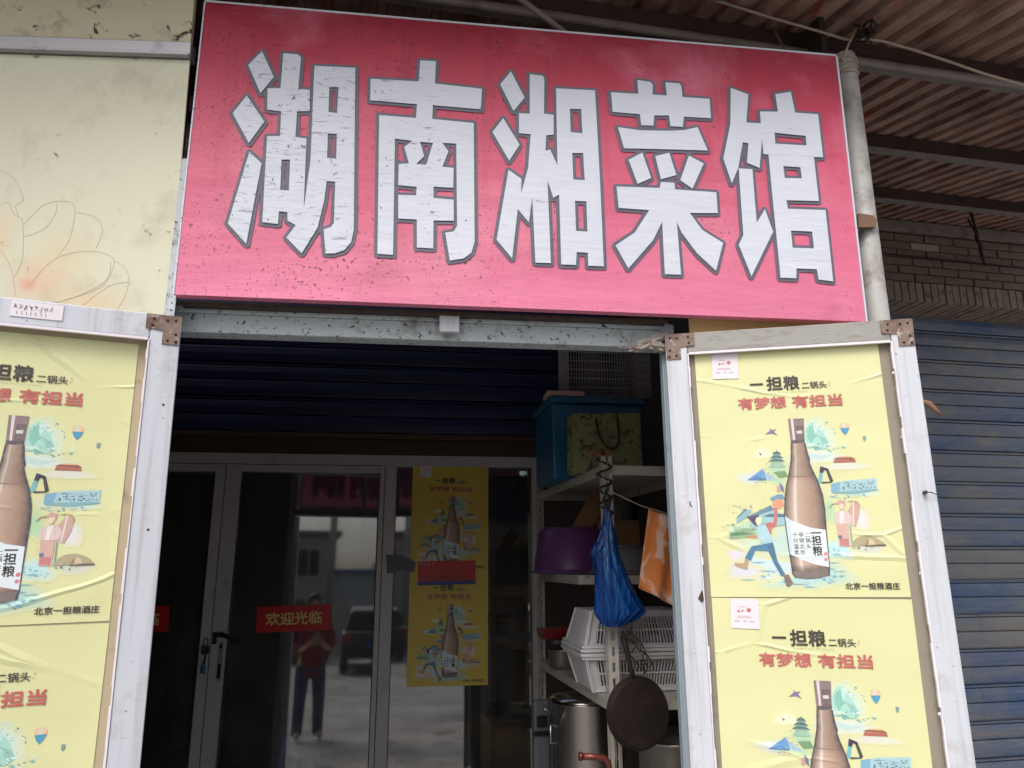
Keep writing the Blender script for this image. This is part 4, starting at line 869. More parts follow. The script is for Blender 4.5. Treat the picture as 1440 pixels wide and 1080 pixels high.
# local frame: x along the wall, y into it
MB().box(-2.45, 3.2, 0.012, 0.34, WZ - 0.005, WZ + 0.62).box(1.9, 3.2, 0.012, 0.34, 0.0, WZ - 0.006).build('wall', M['mortar'], bd)
bm_len, bm_h, joint = 0.24, 0.053, 0.010
brick_a = MB().box(0, bm_len, 0, 0.10, 0, bm_h).mesh('brick', M['brick'])
brick_p = MB().box(0, bm_len, 0, 0.10, 0, bm_h).mesh('brick', M['brick_pale'])
for r in range(6):
    x = -2.25 + (0.125 if r % 2 else 0.0)
    k = 0
    while x < 1.7:
        pale = (r == 4 and abs(x + 0.125 - -0.0925) < 0.13)
        link('brick', brick_p if pale else brick_a, bd, 0.004, (x, random.uniform(-0.004, 0.003), WZ + 0.004 + r * (bm_h + joint)))
        x += bm_len + joint; k += 1
row = MB().box(0, 0.053, 0, 0.315, 0, 0.145).mesh('brick', M['brick_lintel'])
for i in range(64):
    link('brick', row, bd, 0.004, (-2.23 + i * 0.0615, random.uniform(-0.012, -0.004), WZ - 0.152 + random.uniform(-0.003, 0.003)))
MB().box(-2.23, 1.69, 0.02, 0.30, WZ - 0.140, WZ - 0.020).build('lintel_core', M['mortar'], bd)
MB().tube([(-1.0, -0.012, WZ + 0.205), (-0.3, -0.012, WZ + 0.192), (0.4, -0.012, WZ + 0.186), (1.2, -0.012, WZ + 0.178)], 0.006, 6).build('wall_cable', M['dark_cable'], bd)

# slat profile of the roller shutters: two shallow bulges, one pressed groove, an interlocking double joint
def slat_mesh(length, mat):
    prof = [(0.000, 0.030), (0.005, 0.030), (0.008, 0.006), (0.018, 0.002), (0.060, -0.004), (0.100, 0.001), (0.110, 0.004), (0.112, 0.024), (0.117, 0.024), (0.119, 0.004), (0.126, 0.001),
            (0.165, -0.004), (0.200, 0.002), (0.206, 0.004), (0.208, 0.024), (0.212, 0.024), (0.214, 0.003), (0.226, 0.003), (0.228, 0.030), (0.230, 0.030)]
    vs = [(x, y, z) for x in (0, length) for z, y in prof]
    n = len(prof)
    vs += [(x, 0.036, z) for x in (0, length) for z, y in (prof[0], prof[-1])]
    fs = [(i, i + n, i + n + 1, i + 1) for i in range(n - 1)]
    b0 = 2 * n
    fs += [(b0, b0 + 1, b0 + 3, b0 + 2), (0, b0, b0 + 2, n), (n - 1, 2 * n - 1, b0 + 3, b0 + 1)]
    return MB().add(vs, fs, 0, False).mesh('slat', mat)

sh = thing('roller_shutter', 'blue grey roller shutter, closed, under the brick lintel at the right', 'shutter', (3.7785 - 0.32 * sin(radians(4.5)), 4.6 + 0.32 * cos(radians(4.5)), 0.0), (0, 0, radians(4.5)))
sl = slat_mesh(4.12, M['shutter'])
for i in range(17):
    link('slat', sl, sh, 0.0, (-2.32, random.uniform(-0.002, 0.002), 0.02 + 0.231 * i - 0.14))
MB().box(-0.335, -0.292, -0.075, -0.035, 0.0, 1.232).build('guide_strip', M['white_paint'], sh, 0.004)

# ------------------------------------------------------------------ corrugated canopy
e1 = Vector((cos(radians(4.5)), sin(radians(4.5)), 0.0))
CN = Vector((0.0173, -0.2201, 0.9753)).normalized()
e1 = (e1 - CN * e1.dot(CN)).normalized()
hd = radians(-6)
e2 = Vector((sin(hd), cos(hd), 0)); e2 = (e2 - CN * (e2.dot(CN))).normalized()
CA = Vector((1.6589, 2.25, 3.8039))               # where the sheet crosses the front purlin
can = thing('corrugated_canopy', 'rusty brown corrugated metal canopy on purlins over the shopfront', 'canopy', CA)
mb = MB()
prof = [(0.0, 0.0), (0.052, 0.0), (0.064, 0.022), (0.088, 0.022)]   # trapezoid rib, pitch 0.1 m
pts = []
s = -4.6
while s < 3.15:
    pts += [(s + a, h) for a, h in prof]; s += 0.10
ts = [-0.62, 0.0, 0.8, 1.6, 2.46]
vs = []
for layer in (0.0, 0.0025):
    for t in ts:
        for a, h in pts:
            vs.append(e1 * a + e2 * t + CN * (h + layer))
n = len(pts); L = n * len(ts); fs = []
for j in range(len(ts) - 1):
    for i in range(n - 1):
        q = (j * n + i, j * n + i + 1, (j + 1) * n + i + 1, (j + 1) * n + i)
        fs.append(q[::-1]); fs.append(tuple(x + L for x in q))
for i in range(n - 1):
    fs.append((i, i + 1, i + 1 + L, i + L))
mb.add(vs, fs).build('sheet', M['sheet_rust'], can)
def purlin(p, s0, s1, h, name='purlin'):
    """C-section: web facing the street, pale flange below"""
    p = Vector(p) - CA
    dn = Vector((0, 0, -1)); back = Vector((-e1.y, e1.x, 0)).normalized()
    def prism(mb, offs):
        vs = []
        for s in (s0, s1):
            for b, d in offs: vs.append(p + e1 * s + back * b + dn * d)
        k = len(offs)
        mb.add(vs, [tuple(range(k))[::-1], tuple(range(k, 2 * k))] + [(i, (i + 1) % k, (i + 1) % k + k, i + k) for i in range(k)])
        return mb
    o = prism(MB(), [(0, 0.004), (0.045, 0.014 - 0.0), (0.045, h), (0, h)]).build(name, M['purlin'], can)
    prism(MB(), [(-0.004, h + 0.001), (0.05, h + 0.001), (0.05, h + 0.005), (-0.004, h + 0.005)]).build('flange', M['purlin_edge'], o)
    return o
pa = purlin(CA, -4.4, 3.1, 0.085)
MB().tube([Vector((-4.4 * e1.x, -4.4 * e1.y - 0.02, -4.4 * e1.z - 0.107)), Vector((3.1 * e1.x, 3.1 * e1.y - 0.02, 3.1 * e1.z - 0.107))], 0.017, 10).build('pipe', M['purlin_edge'], pa)
purlin((2.2203, 3.0656, 3.978), -4.4, 2.6, 0.080)
purlin((2.7903, 3.8604, 4.1473), -4.4, 2.1, 0.075)
# wall bar that carries the back edge of the sheet
wy = radians(4.5)
wb = lambda x, y, z: Vector((3.7785 + x * cos(wy) - y * sin(wy), 4.6 + x * sin(wy) + y * cos(wy), z)) - CA
MB().bar(wb(-4.5, -0.03, WZ + 0.415), wb(2.2, -0.03, WZ + 0.415), 0.05, 0.075).build('wall_bar', M['purlin_edge'], can, 0.004)

tag(MB().tube([(0.90, 2.08, 3.80), (1.20, 2.10, 3.744), (1.40, 2.10, 3.70), (1.482, 2.10, 3.680), (1.56, 2.10, 3.692), (1.627, 2.10, 3.687), (1.74, 2.10, 3.662), (1.862, 2.10, 3.629), (2.0, 2.10, 3.588), (2.162, 2.10, 3.551), (2.9, 2.14, 3.35)], 0.0052, 6).build('power_cable', M['cable']),
    'thin pale cable tied at the pole top and running right under the canopy', 'cable')
mb = MB()
rnd = random.Random(3)
for k in range(9):
    q = Vector((1.44 + rnd.uniform(0, 0.06), 2.06, 3.60 + rnd.uniform(-0.01, 0.05))); pts = [q.copy()]
    tgt = Vector((1.60 + rnd.uniform(-0.06, 0.05), 2.10, 3.74 + rnd.uniform(-0.06, 0.05)))
    for i in range(9):
        q = q.lerp(tgt, 0.22) + Vector((rnd.uniform(-0.022, 0.022), rnd.uniform(-0.012, 0.012), rnd.uniform(-0.02, 0.02)))
        pts.append(q.copy())
    mb.tube(pts, rnd.choice((0.0025, 0.0035, 0.0055)), 5)
tag(mb.build('wire_bundle', M['dark_cable']), 'dark tangle of wire knotted above the pole top', 'wire')
tag(MB().tube([(1.242, 2.16, 3.755), (1.248, 2.15, 3.71), (1.262, 2.14, 3.655)], 0.004, 5).build('loose_wire', M['twig']), 'short brown wire end dangling from the front purlin', 'wire')
tag(MB().tube([(0.06, 1.99, 3.80), (0.243, 1.99, 3.657), (0.44, 1.99, 3.503)], 0.010, 8).build('stay_rod', M['purlin_edge']), 'slanting steel stay rod above the red sign', 'rod')
mb = MB()
hk = [(3.585, 4.05, 4.20), (3.588, 4.05, 4.12), (3.60, 4.05, 4.02), (3.606, 4.05, 3.95), (3.60, 4.05, 3.93), (3.612, 4.05, 3.88), (3.618, 4.05, 3.80), (3.628, 4.05, 3.73)]
mb.tube(hk, [0.007, 0.010, 0.008, 0.013, 0.012, 0.008, 0.011, 0.005], 6)
mb.tube([(3.56, 4.05, 4.06), (3.572, 4.04, 4.0), (3.60, 4.04, 3.94)], 0.006, 6)
tag(mb.build('hanging_hook', M['dark_cable']), 'dark twisted wire hook hanging from the canopy before the brick wall', 'hook')

# ------------------------------------------------------------------ red sign
SW, SHT = 2.0, 0.92
sg = thing('shop_sign', 'red banner shop sign with five big white characters', 'sign', (-0.6723, 1.9643, 2.5592), (radians(0.95), 0, 0))
mb = MB()
nx, nz = 48, 22
random.seed(11)
def slack(u, w):
    e = min(u, 1 - u, w, 1 - w)
    k = min(1, e * 9)
    return k * (0.004 * sin(5 * u + 3 * w) + 0.0025 * sin(13 * u - 7 * w)) + 0.006 * math.exp(-((u - 0.02) ** 2 / 0.004 + (w - 0.95) ** 2 / 0.02)) * sin(38 * (u + w))
vs = [(SW * i / nx, slack(i / nx, j / nz) - 0.001, SHT * j / nz) for j in range(nz + 1) for i in range(nx + 1)]
fs = [(j * (nx + 1) + i, j * (nx + 1) + i + 1, (j + 1) * (nx + 1) + i + 1, (j + 1) * (nx + 1) + i) for j in range(nz) for i in range(nx)]
mb.add(vs, fs, 0, True)
# the cloth wraps round the four edges
r = []
for (a0, b0, a1, b1) in ((0, 0, SW, 0), (SW, 0, SW, SHT), (SW, SHT, 0, SHT), (0, SHT, 0, 0)):
    mb.add([(a0, -0.001, b0), (a1, -0.001, b1), (a1, 0.03, b1), (a0, 0.03, b0)], [(3, 2, 1, 0)], 0)
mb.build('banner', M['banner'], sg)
for (x0, x1, z0, z1) in ((0.01, 1.99, 0.012, 0.042), (0.01, 1.99, 0.878, 0.908), (0.01, 0.04, 0.045, 0.875), (1.96, 1.99, 0.045, 0.875), (0.66, 0.69, 0.045, 0.875), (1.32, 1.35, 0.045, 0.875)):
    MB().box(x0, x1, 0.022, 0.052, z0, z1).build('frame_bar', M['dirty_white'], sg)
for (x0, x1, z0, z1) in ((-0.002, 2.002, 0.9202, 0.926), (2.0005, 2.006, 0.0, 0.92), (-0.0045, -0.0005, 0.0, 0.92)):   # white selvedge of the cloth
    MB().box(x0, x1, -0.003, 0.004, z0, z1).build('cloth_edge', M['letter_white'], sg)
def on_cloth(mb, off):
    mb.v = [(x, slack(x / SW, z / SHT) - off + y, z) for x, y, z in mb.v]
    return mb
def densify(loop, step=0.05):
    out = []
    for i, a in enumerate(loop):
        b = loop[(i + 1) % len(loop)]
        k = max(1, int(math.dist(a, b) / step))
        out += [(a[0] + (b[0] - a[0]) * t / k, a[1] + (b[1] - a[1]) * t / k) for t in range(k)]
    return out
for comps in SIGN_GLYPHS:
    fill, line = MB(), MB()
    for outer, holes in comps:
        sub = MB().plate(densify(outer), [densify(h) for h in holes], y=0.0)
        fill.add(sub.v, sub.f)
    sv, sfc = stroke_area(comps, 0.0100)
    line.add([(x, 0.0, z) for x, z in sv], sfc)
    c = on_cloth(fill, 0.0065).build('character', M['letter_white'], sg)
    on_cloth(line, 0.0035).build('outline', M['letter_grey'], c)

# ------------------------------------------------------------------ porch front: lintel, posts, pole
ln = thing('lintel_beam', 'mould-speckled white steel channel under the red sign', 'beam', (0.0, 2.06, 2.485))
mb = MB()
mb.box(-0.72, 0.74, 0.0, 0.006, 0.0, 0.055).box(-0.72, 0.74, 0.0065, 0.06, 0.0, 0.006).box(-0.72, 0.74, 0.0065, 0.06, 0.056, 0.062).box(-0.72, 0.74, -0.012, 0.006, 0.0555, 0.075)
mb.build('channel', M['dirty_white'], ln, 0.002)
MB().box(0.043, 0.101, -0.035, -0.0125, 0.016, 0.072).build('bracket_block', M['white_paint'], ln, 0.003)
MB().box(-0.67, 0.72, -0.05, -0.014, 0.064, 0.0725).build('drip_board', M['rust_dark'], ln)
tag(MB().box(0.711, 0.716, 2.045, 2.070, 0.0, 2.555).box(0.7165, 0.752, 2.045, 2.051, 0.0, 2.555).build('jamb_post', M['grey_steel'], None, 0.001),
    'blue grey steel angle post between the doorway and the right door leaf', 'post')
lp = tag(MB().box(-0.760, -0.702, 2.085, 2.090, 0.0, 2.50).box(-0.7015, -0.6745, 1.985, 1.990, 2.44, 2.98).box(-0.7015, -0.697, 1.9905, 2.0845, 2.44, 2.98).build('corner_post', M['dirty_white'], None, 0.001),
         'speckled white steel post between the cream board and the red sign', 'post')
po = thing('steel_pole', 'round white painted steel pole at the right end of the red sign', 'pole', (1.4345, 2.06, 0.0))
MB().lathe([(0.0, 0.0), (0.037, 0.0), (0.037, 3.57), (0.033, 3.575), (0.0, 3.575)], 24).build('tube', M['pole_paint'], po)
MB().plate([(-0.06, 2.895), (0.0, 2.90), (0.008, 2.925), (-0.005, 2.94), (-0.055, 2.945)], y=-0.052, thick=0.01).build('clamp_tab', M['twig'], po, 0.003)
mb = MB()
for k in range(4):
    z = 3.50 + 0.012 * k
    mb.tube([(0.040 * cos(a * pi / 6), 0.040 * sin(a * pi / 6), z + 0.012 * sin(a * pi / 6 + k)) for a in range(13)], 0.003, 5)
mb.tube([(-0.03, -0.03, 3.53), (0.0, -0.04, 3.60), (0.05, -0.01, 3.68)], 0.004, 5)
mb.build('wire_tie', M['cable'], po)
tag(MB().box(0.80, 1.385, 2.036, 2.046, 0.0, 2.578).build('plywood_panel', M['plywood'], None, 0.001), 'pale orange plywood strip showing between the sign and the right door leaf', 'panel')
# rag knotted round the joint of lintel and jamb
mb = MB()
rnd = random.Random(8)
def crumple(c, rx, ry, rz, tilt, n=22, m=12):
    """a wad of cloth: an ellipsoid broken into folds"""
    vv = []
    ph = [rnd.uniform(0, 6) for _ in range(6)]
    for j in range(m + 1):
        t = pi * j / m
        for i in range(n):
            a_ = 2 * pi * i / n
            f = 1 + 0.22 * abs(sin(3 * a_ + 2 * t + ph[0])) + 0.16 * sin(7 * a_ - 3 * t + ph[1]) + 0.12 * sin(5 * t + ph[2] + 4 * a_) - 0.15
            x, y, z = rx * f * cos(t), ry * f * sin(t) * cos(a_), rz * f * sin(t) * sin(a_)
            vv.append((c[0] + x * cos(tilt) - z * sin(tilt), c[1] + y, c[2] + x * sin(tilt) + z * cos(tilt)))
    mb.add(vv, [(j * n + i, j * n + (i + 1) % n, (j + 1) * n + (i + 1) % n, (j + 1) * n + i) for j in range(m) for i in range(n)], 0, False)
crumple((0.672, 2.030, 2.494), 0.058, 0.014, 0.016, 0.42)
crumple((0.690, 2.026, 2.480), 0.030, 0.013, 0.015, -0.3)
mb.tube([(0.63, 2.034, 2.479), (0.60, 2.036, 2.472), (0.575, 2.038, 2.474)], [0.006, 0.004, 0.0015], 6)
tag(mb.build('knotted_rag', M['rag']), 'dirty white rag knotted at the right end of the lintel', 'rag')

# porch side walls, and sheets added to keep daylight out; seen only as darkness
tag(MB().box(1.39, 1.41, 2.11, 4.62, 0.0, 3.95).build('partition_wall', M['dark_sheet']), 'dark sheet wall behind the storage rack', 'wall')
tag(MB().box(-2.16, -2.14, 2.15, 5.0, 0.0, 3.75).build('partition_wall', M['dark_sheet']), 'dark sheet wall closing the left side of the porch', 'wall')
tag(MB().box(-2.1, 1.38, 2.30, 2.31, 3.40, 3.72).build('gap_blocker', M['dark_sheet']), 'dark sheet added to shut out daylight above and behind the red sign', 'board')  # added sheet, blocks daylight through the gap over the sign
tag(MB().box(-2.14, -0.76, 2.15, 2.162, 0.0, 3.68).build('hidden_panel', M['dark_sheet']), 'dark hidden panel behind the left door leaf and cream board, keeps the porch dark', 'panel')  # hidden panel, put in to keep the porch dark
# ------------------------------------------------------------------ cream board with the printed flower (upper left)
def rot_zxy(yaw, lean, roll):
    return (Matrix.Rotation(radians(yaw), 3, 'Z') @ Matrix.Rotation(radians(lean), 3, 'X') @ Matrix.Rotation(radians(roll), 3, 'Y')).to_euler()
cb = thing('advertising_board', 'cream advertising board printed with a pale lotus flower, upper left', 'board', (-0.7004, 2.02, 2.5108), rot_zxy(-4, 4, 0))
pnl = MB().box(-1.25, 0.0, 0.0, 0.005, -0.06, 0.782).build('panel', M['cream_panel'], cb, 0.002)
MB().box(-1.25, 0.004, -0.012, 0.03, 0.784, 0.832).box(-1.25, 0.004, -0.022, -0.0125, 0.784, 0.792).build('trim_strip', M['aluminium'], cb, 0.002)
MB().box(-1.25, -0.004, 0.004, 0.024, 0.834, 1.18).build('upper_panel', M['cream_old'], cb, 0.002)
FP = [[(0, 262), (20, 250), (45, 262), (60, 290), (50, 300), (55, 315)], [(3, 300), (10, 294), (25, 300), (40, 296), (48, 312), (60, 320), (62, 370), (52, 395)],
      [(3, 300), (2, 335), (5, 360), (20, 378)], [(0, 365), (25, 356), (45, 380), (55, 420)], [(62, 325), (85, 300), (105, 292), (128, 294), (131, 315), (125, 345), (110, 368)],
      [(62, 342), (90, 330), (105, 308), (105, 296)], [(133, 306), (160, 312), (171, 330), (163, 355)], [(75, 405), (95, 380), (120, 364), (155, 358), (180, 362), (190, 370), (185, 392), (170, 408), (120, 425), (90, 428)],
      [(190, 370), (205, 378), (213, 395), (208, 420), (195, 440)], [(186, 372), (182, 395), (150, 415), (100, 432)], [(213, 398), (190, 402), (170, 415), (150, 430)], [(0, 372), (20, 390), (25, 420)]]
def cream_uv(x, y):        # photo measurements of the flower, taken to metres on the board
    u = -0.5505 + x * 0.002025 + (y - 260) * 0.00021 * (1 - x / 240.0)
    v = 0.4035 - (y - 260) * 0.002165 - x * 0.00002
    return (u, v)
mb = MB()
for ln_ in FP:
    P = [cream_uv(*p) for p in ln_]
    # smooth the outline
    Q = []
    for i in range(len(P) - 1):
        p0, p1, p2, p3 = P[max(i - 1, 0)], P[i], P[i + 1], P[min(i + 2, len(P) - 1)]
        for t in range(6):
            t /= 6
            Q.append(tuple(0.5 * (2 * p1[k] + (p2[k] - p0[k]) * t + (2 * p0[k] - 5 * p1[k] + 4 * p2[k] - p3[k]) * t * t + (3 * p1[k] - p0[k] - 3 * p2[k] + p3[k]) * t ** 3) for k in (0, 1)))
    Q.append(P[-1])
    for a, b in zip(Q, Q[1:]):
        mb.bar((a[0], -0.0003, a[1]), (b[0], -0.0003, b[1]), 0.0018, 0.0004, upv=(0, 1, 0))
mb.build('flower_lines', M['flower_line'], pnl)
def ink_mesh(name, polys, washes=(), base=(0, 0, 0), y0=-0.0006, dy=0.00003, paper=None):
    """flat print: every shape a little in front of the last, its colour in the attribute 'ink'"""
    vs, fs, cs = [], [], []
    y = y0
    for (c, rx, rz, col) in washes:
        N = 28; o = len(vs)
        pc = lin(col)
        for k_, (f, t) in enumerate(((0.0, 0.95), (0.5, 0.85), (0.82, 0.45), (1.12, 0.0))):
            q_ = min(1.0, t / 0.95); cc = tuple(pc[i] * q_ + paper[i] * (1 - q_) for i in range(3))
            if f == 0.0:
                vs.append((c[0], y, c[1])); cs.append(cc)
            else:
                for k in range(N):
                    a = 2 * pi * k / N; w = 1 + 0.13 * sin(3 * a + c[0] * 90) + 0.08 * sin(7 * a + c[1] * 70)
                    vs.append((c[0] + rx * f * w * cos(a), y, c[1] + rz * f * w * sin(a))); cs.append(cc)
        for k in range(N): fs.append((o, o + 1 + k, o + 1 + (k + 1) % N))
        for r_ in range(2):
            b0 = o + 1 + r_ * N
            for k in range(N): fs.append((b0 + k, b0 + N + k, b0 + N + (k + 1) % N, b0 + (k + 1) % N))
        y -= dy
    for col, loop in polys:
        if col == 'grid':                    # shaded patchwork: rows of (point, colour)
            o = len(vs); w = len(loop[0])
            for row_ in loop:
                for (a, b_), c_ in row_: vs.append((a, y, b_)); cs.append(lin(c_))
            for j in range(len(loop) - 1):
                for i in range(w - 1): fs.append((o + j * w + i, o + (j + 1) * w + i, o + (j + 1) * w + i + 1, o + j * w + i + 1))
            y -= dy
            continue
        sub = MB().plate(loop, y=y); o = len(vs)
        vs += sub.v; fs += [tuple(i + o for i in f) for f in sub.f]; cs += [lin(col)] * len(sub.v)
        y -= dy
    return finish_ink(name, vs, fs, cs)
def finish_ink(name, vs, fs, cs):
    me = bpy.data.meshes.new(name)
    me.from_pydata(vs, [], fs)
    at = me.attributes.new('ink', 'FLOAT_COLOR', 'POINT')
    for i, c in enumerate(cs): at.data[i].color = (c[0], c[1], c[2], c[3] if len(c) > 3 else 1)
    me.materials.append(M['print']); me.update()
    return me
# ------------------------------------------------------------------ posters (printed once, pasted up six times)
PW, PHT = 0.505, 0.69
PAPER = lin((212, 214, 164))
sheet_mb = MB()
nx, nz = 10, 14
def curl(u, w): return -0.0016 * (sin(9 * u + 4 * w) * 0.5 + 0.5) * min(1, 8 * min(u, 1 - u, w, 1 - w))
sheet_mb.box(0, PW, -0.0004, 0.0008, 0, PHT)
poster_sheet = sheet_mb.mesh('poster', M['poster'])
# brush dabs that break up the printed scenery: foliage, rock strokes, ripples, cloud
rnd = random.Random(31)
def dabs(n, cx, cz, rx, rz, cols, l0, l1, slope=0.0):
    for _ in range(n):
        a = rnd.uniform(0, 2 * pi); q = rnd.random() ** 0.6
        x, z = cx + rx * q * cos(a), cz + rz * q * sin(a)
        l = rnd.uniform(l0, l1) * 0.62; h = l * rnd.uniform(0.10, 0.26); t = slope + rnd.uniform(-0.5, 0.5)
        dx, dz = l * cos(t), l * sin(t)
        DABS.append((rnd.choice(cols), [(x - dx / 2, z - dz / 2), (x + h * sin(t) * 0.6, z - h), (x + dx / 2, z + dz / 2), (x - h * sin(t) * 0.6, z + h)]))
DABS = []
GRN, TEA, BLU, WHT, PNK = [(118, 160, 110), (146, 182, 134), (92, 134, 96), (168, 198, 160)], [(120, 176, 164), (164, 208, 198), (98, 150, 142), (206, 228, 220)], [(140, 188, 206), (176, 212, 220), (116, 168, 190), (200, 222, 226)], [(230, 232, 222), (222, 226, 226)], [(206, 150, 140), (224, 190, 180), (178, 120, 130), (150, 140, 160)]
dabs(46, 0.325, 0.445, 0.040, 0.040, TEA, 0.006, 0.018, -0.7)
dabs(22, 0.345, 0.400, 0.060, 0.010, TEA, 0.010, 0.030)
dabs(26, 0.185, 0.345, 0.030, 0.018, GRN, 0.004, 0.012)
dabs(18, 0.160, 0.315, 0.026, 0.010, GRN, 0.005, 0.014)
dabs(44, 0.085, 0.185, 0.045, 0.016, GRN, 0.004, 0.014)
dabs(20, 0.175, 0.190, 0.030, 0.018, GRN, 0.004, 0.012)
dabs(22, 0.312, 0.215, 0.012, 0.026, GRN, 0.004, 0.010)
dabs(16, 0.300, 0.285, 0.016, 0.007, GRN, 0.004, 0.012)
dabs(60, 0.235, 0.060, 0.110, 0.035, BLU, 0.008, 0.030)
dabs(26, 0.325, 0.120, 0.050, 0.018, BLU, 0.006, 0.022)
dabs(20, 0.385, 0.265, 0.060, 0.006, BLU, 0.008, 0.020)
dabs(26, 0.110, 0.235, 0.050, 0.020, [(120, 160, 176), (152, 190, 198), (84, 120, 140), (186, 206, 206)], 0.005, 0.016, 0.4)
OVER = []
dabs_keep = DABS; DABS = OVER
dabs(40, 0.3395, 0.195, 0.016, 0.040, PNK, 0.002, 0.007, 1.2)
dabs(18, 0.366, 0.225, 0.012, 0.028, PNK, 0.003, 0.010, 1.3)
dabs(14, 0.410, 0.130, 0.036, 0.008, [(150, 140, 110), (186, 176, 146), (120, 110, 90)], 0.006, 0.018)
DABS = dabs_keep
cut_ = len(POSTER_SHAPES) - 17           # the bottle is printed over everything
# glass of the bottle, shaded across: dark edges, a bright strip, warm middle
BOT = [s for s in POSTER_SHAPES if s[0] == (164, 140, 126)][0][1]
nl = 11
left_, right_ = BOT[:nl], BOT[nl + 2:][::-1]
def at_z(line, z):
    for a, b in zip(line, line[1:]):
        if min(a[1], b[1]) <= z <= max(a[1], b[1]) and a[1] != b[1]:
            return a[0] + (b[0] - a[0]) * (z - a[1]) / (b[1] - a[1])
    return line[0][0] if abs(z - line[0][1]) < abs(z - line[-1][1]) else line[-1][0]
zt, zb_ = min(left_[0][1], right_[0][1]) - 0.0005, max(left_[-1][1], right_[-1][1])
ACROSS = [(0.0, (92, 78, 74)), (0.08, (138, 116, 104)), (0.2, (186, 166, 152)), (0.27, (222, 210, 200)), (0.33, (188, 166, 150)), (0.55, (176, 148, 130)), (0.78, (156, 128, 112)), (0.92, (120, 100, 92)), (1.0, (72, 64, 66))]
rows = []
for k in range(25):
    z = zt + (zb_ - zt) * k / 24
    l_, r_ = at_z(left_, z), at_z(right_, z)
    dim = 0.88 if z > 0.322 else 1.0
    if z < 0.075: dim = 0.66
    rows.append([((l_ + (r_ - l_) * f, z), tuple(v_ * dim for v_ in c_)) for f, c_ in ACROSS])
drop = [(182, 160, 146), (156, 130, 114), (230, 218, 206), (150, 140, 132)]
tail = [s for s in POSTER_SHAPES[cut_:] if s[0] not in drop]
bi = [i for i, s in enumerate(tail) if s[0] == (164, 140, 126)][0]
tail.insert(bi + 1, ('grid', rows))
POSTER_SHAPES = POSTER_SHAPES[:cut_] + tail
POSTER_SHAPES = POSTER_SHAPES[:9] + DABS + POSTER_SHAPES[9:cut_] + OVER + POSTER_SHAPES[cut_:]
poster_pic = ink_mesh('picture', POSTER_SHAPES, POSTER_WASH, paper=PAPER, y0=-0.0007, dy=0.0000024)
vs, fs, cs = [], [], []
INK_K, INK_R = lin((44, 38, 32)), lin((186, 92, 88))
def put_text(body, x, z, w, h, col, bold, y=-0.0022):
    v, f = text_shape(body, x, z, w, h, 0.006 if bold > 0 else 0.0)
    e = bold * h / max(1, 1) * 0.8 if h > 0.006 else 0.0        # heavier weight: the same strokes printed again a hair to the side
    for n_, (dx, dz) in enumerate(((0, 0), (e, 0), (-e, 0), (0, e), (0, -e)) if e > 0 else ((0, 0),)):
        o = len(vs)
        vs.extend((a + dx, y - n_ * 0.00001, b + dz) for a, b in v); fs.extend(tuple(i + o for i in q) for q in f); cs.extend([col] * len(v))
put_text('一', 0.1494, 0.587, 0.036, 0.0055, INK_K, 0.03)
put_text('担', 0.1955, 0.570, 0.042, 0.040, INK_K, 0.03)
put_text('粮', 0.2415, 0.569, 0.042, 0.041, INK_K, 0.03)
put_text('二锅头', 0.2900, 0.5695, 0.0670, 0.0205, INK_K, 0.012)
def marks(x, z, w, h, n, col, y, seed):
    """lettering too small or blurred to read in the photograph: rows of little strokes"""
    r_ = random.Random(seed)
    for i in range(n):
        x0 = x + w * i / n
        for _ in range(3):
            a = x0 + r_.uniform(0, 0.5) * w / n; b = a + r_.uniform(0.15, 0.4) * w / n
            c0 = z + r_.uniform(0, 0.75) * h; c1 = c0 + r_.uniform(0.12, 0.25) * h
            o = len(vs); vs.extend([(a, y, c0), (b, y, c0), (b, y, c1), (a, y, c1)]); fs.append((o, o + 1, o + 2, o + 3)); cs.extend([col] * 4)
            y -= 0.000004
marks(0.3612, 0.570, 0.0066, 0.0095, 1, INK_R, -0.0022, 1); marks(0.3612, 0.581, 0.0066, 0.0095, 1, INK_R, -0.0022, 2)
marks(0.2026, 0.5608, 0.1008, 0.0036, 24, INK_K, -0.0022, 3)
put_text('有梦想', 0.1127, 0.5172, 0.130, 0.0335, INK_R, 0.035)
put_text('有担当', 0.2600, 0.5172, 0.1330, 0.0335, INK_R, 0.035)
put_text('北京一担粮酒庄', 0.3475, 0.0196, 0.1336, 0.0175, INK_K, 0.022)
put_text('一', 0.2735, 0.1660, 0.027, 0.0040, INK_K, 0.03)
put_text('担', 0.2745, 0.1350, 0.0245, 0.0260, INK_K, 0.03)
put_text('粮', 0.2745, 0.1070, 0.0245, 0.0260, INK_K, 0.03)
for body, x, w in (('二锅头', 0.2585, 0.0128), ('非常北京', 0.2420, 0.0132), ('十分温柔', 0.2265, 0.0132)):
    for i, chx in enumerate(body):
        put_text(chx, x, 0.1575 - i * 0.0158, w, 0.0128 if chx != '二' else 0.009, INK_K, 0.01)
poster_txt = finish_ink('lettering', vs, fs, cs)
vs, fs, cs = [], [], []
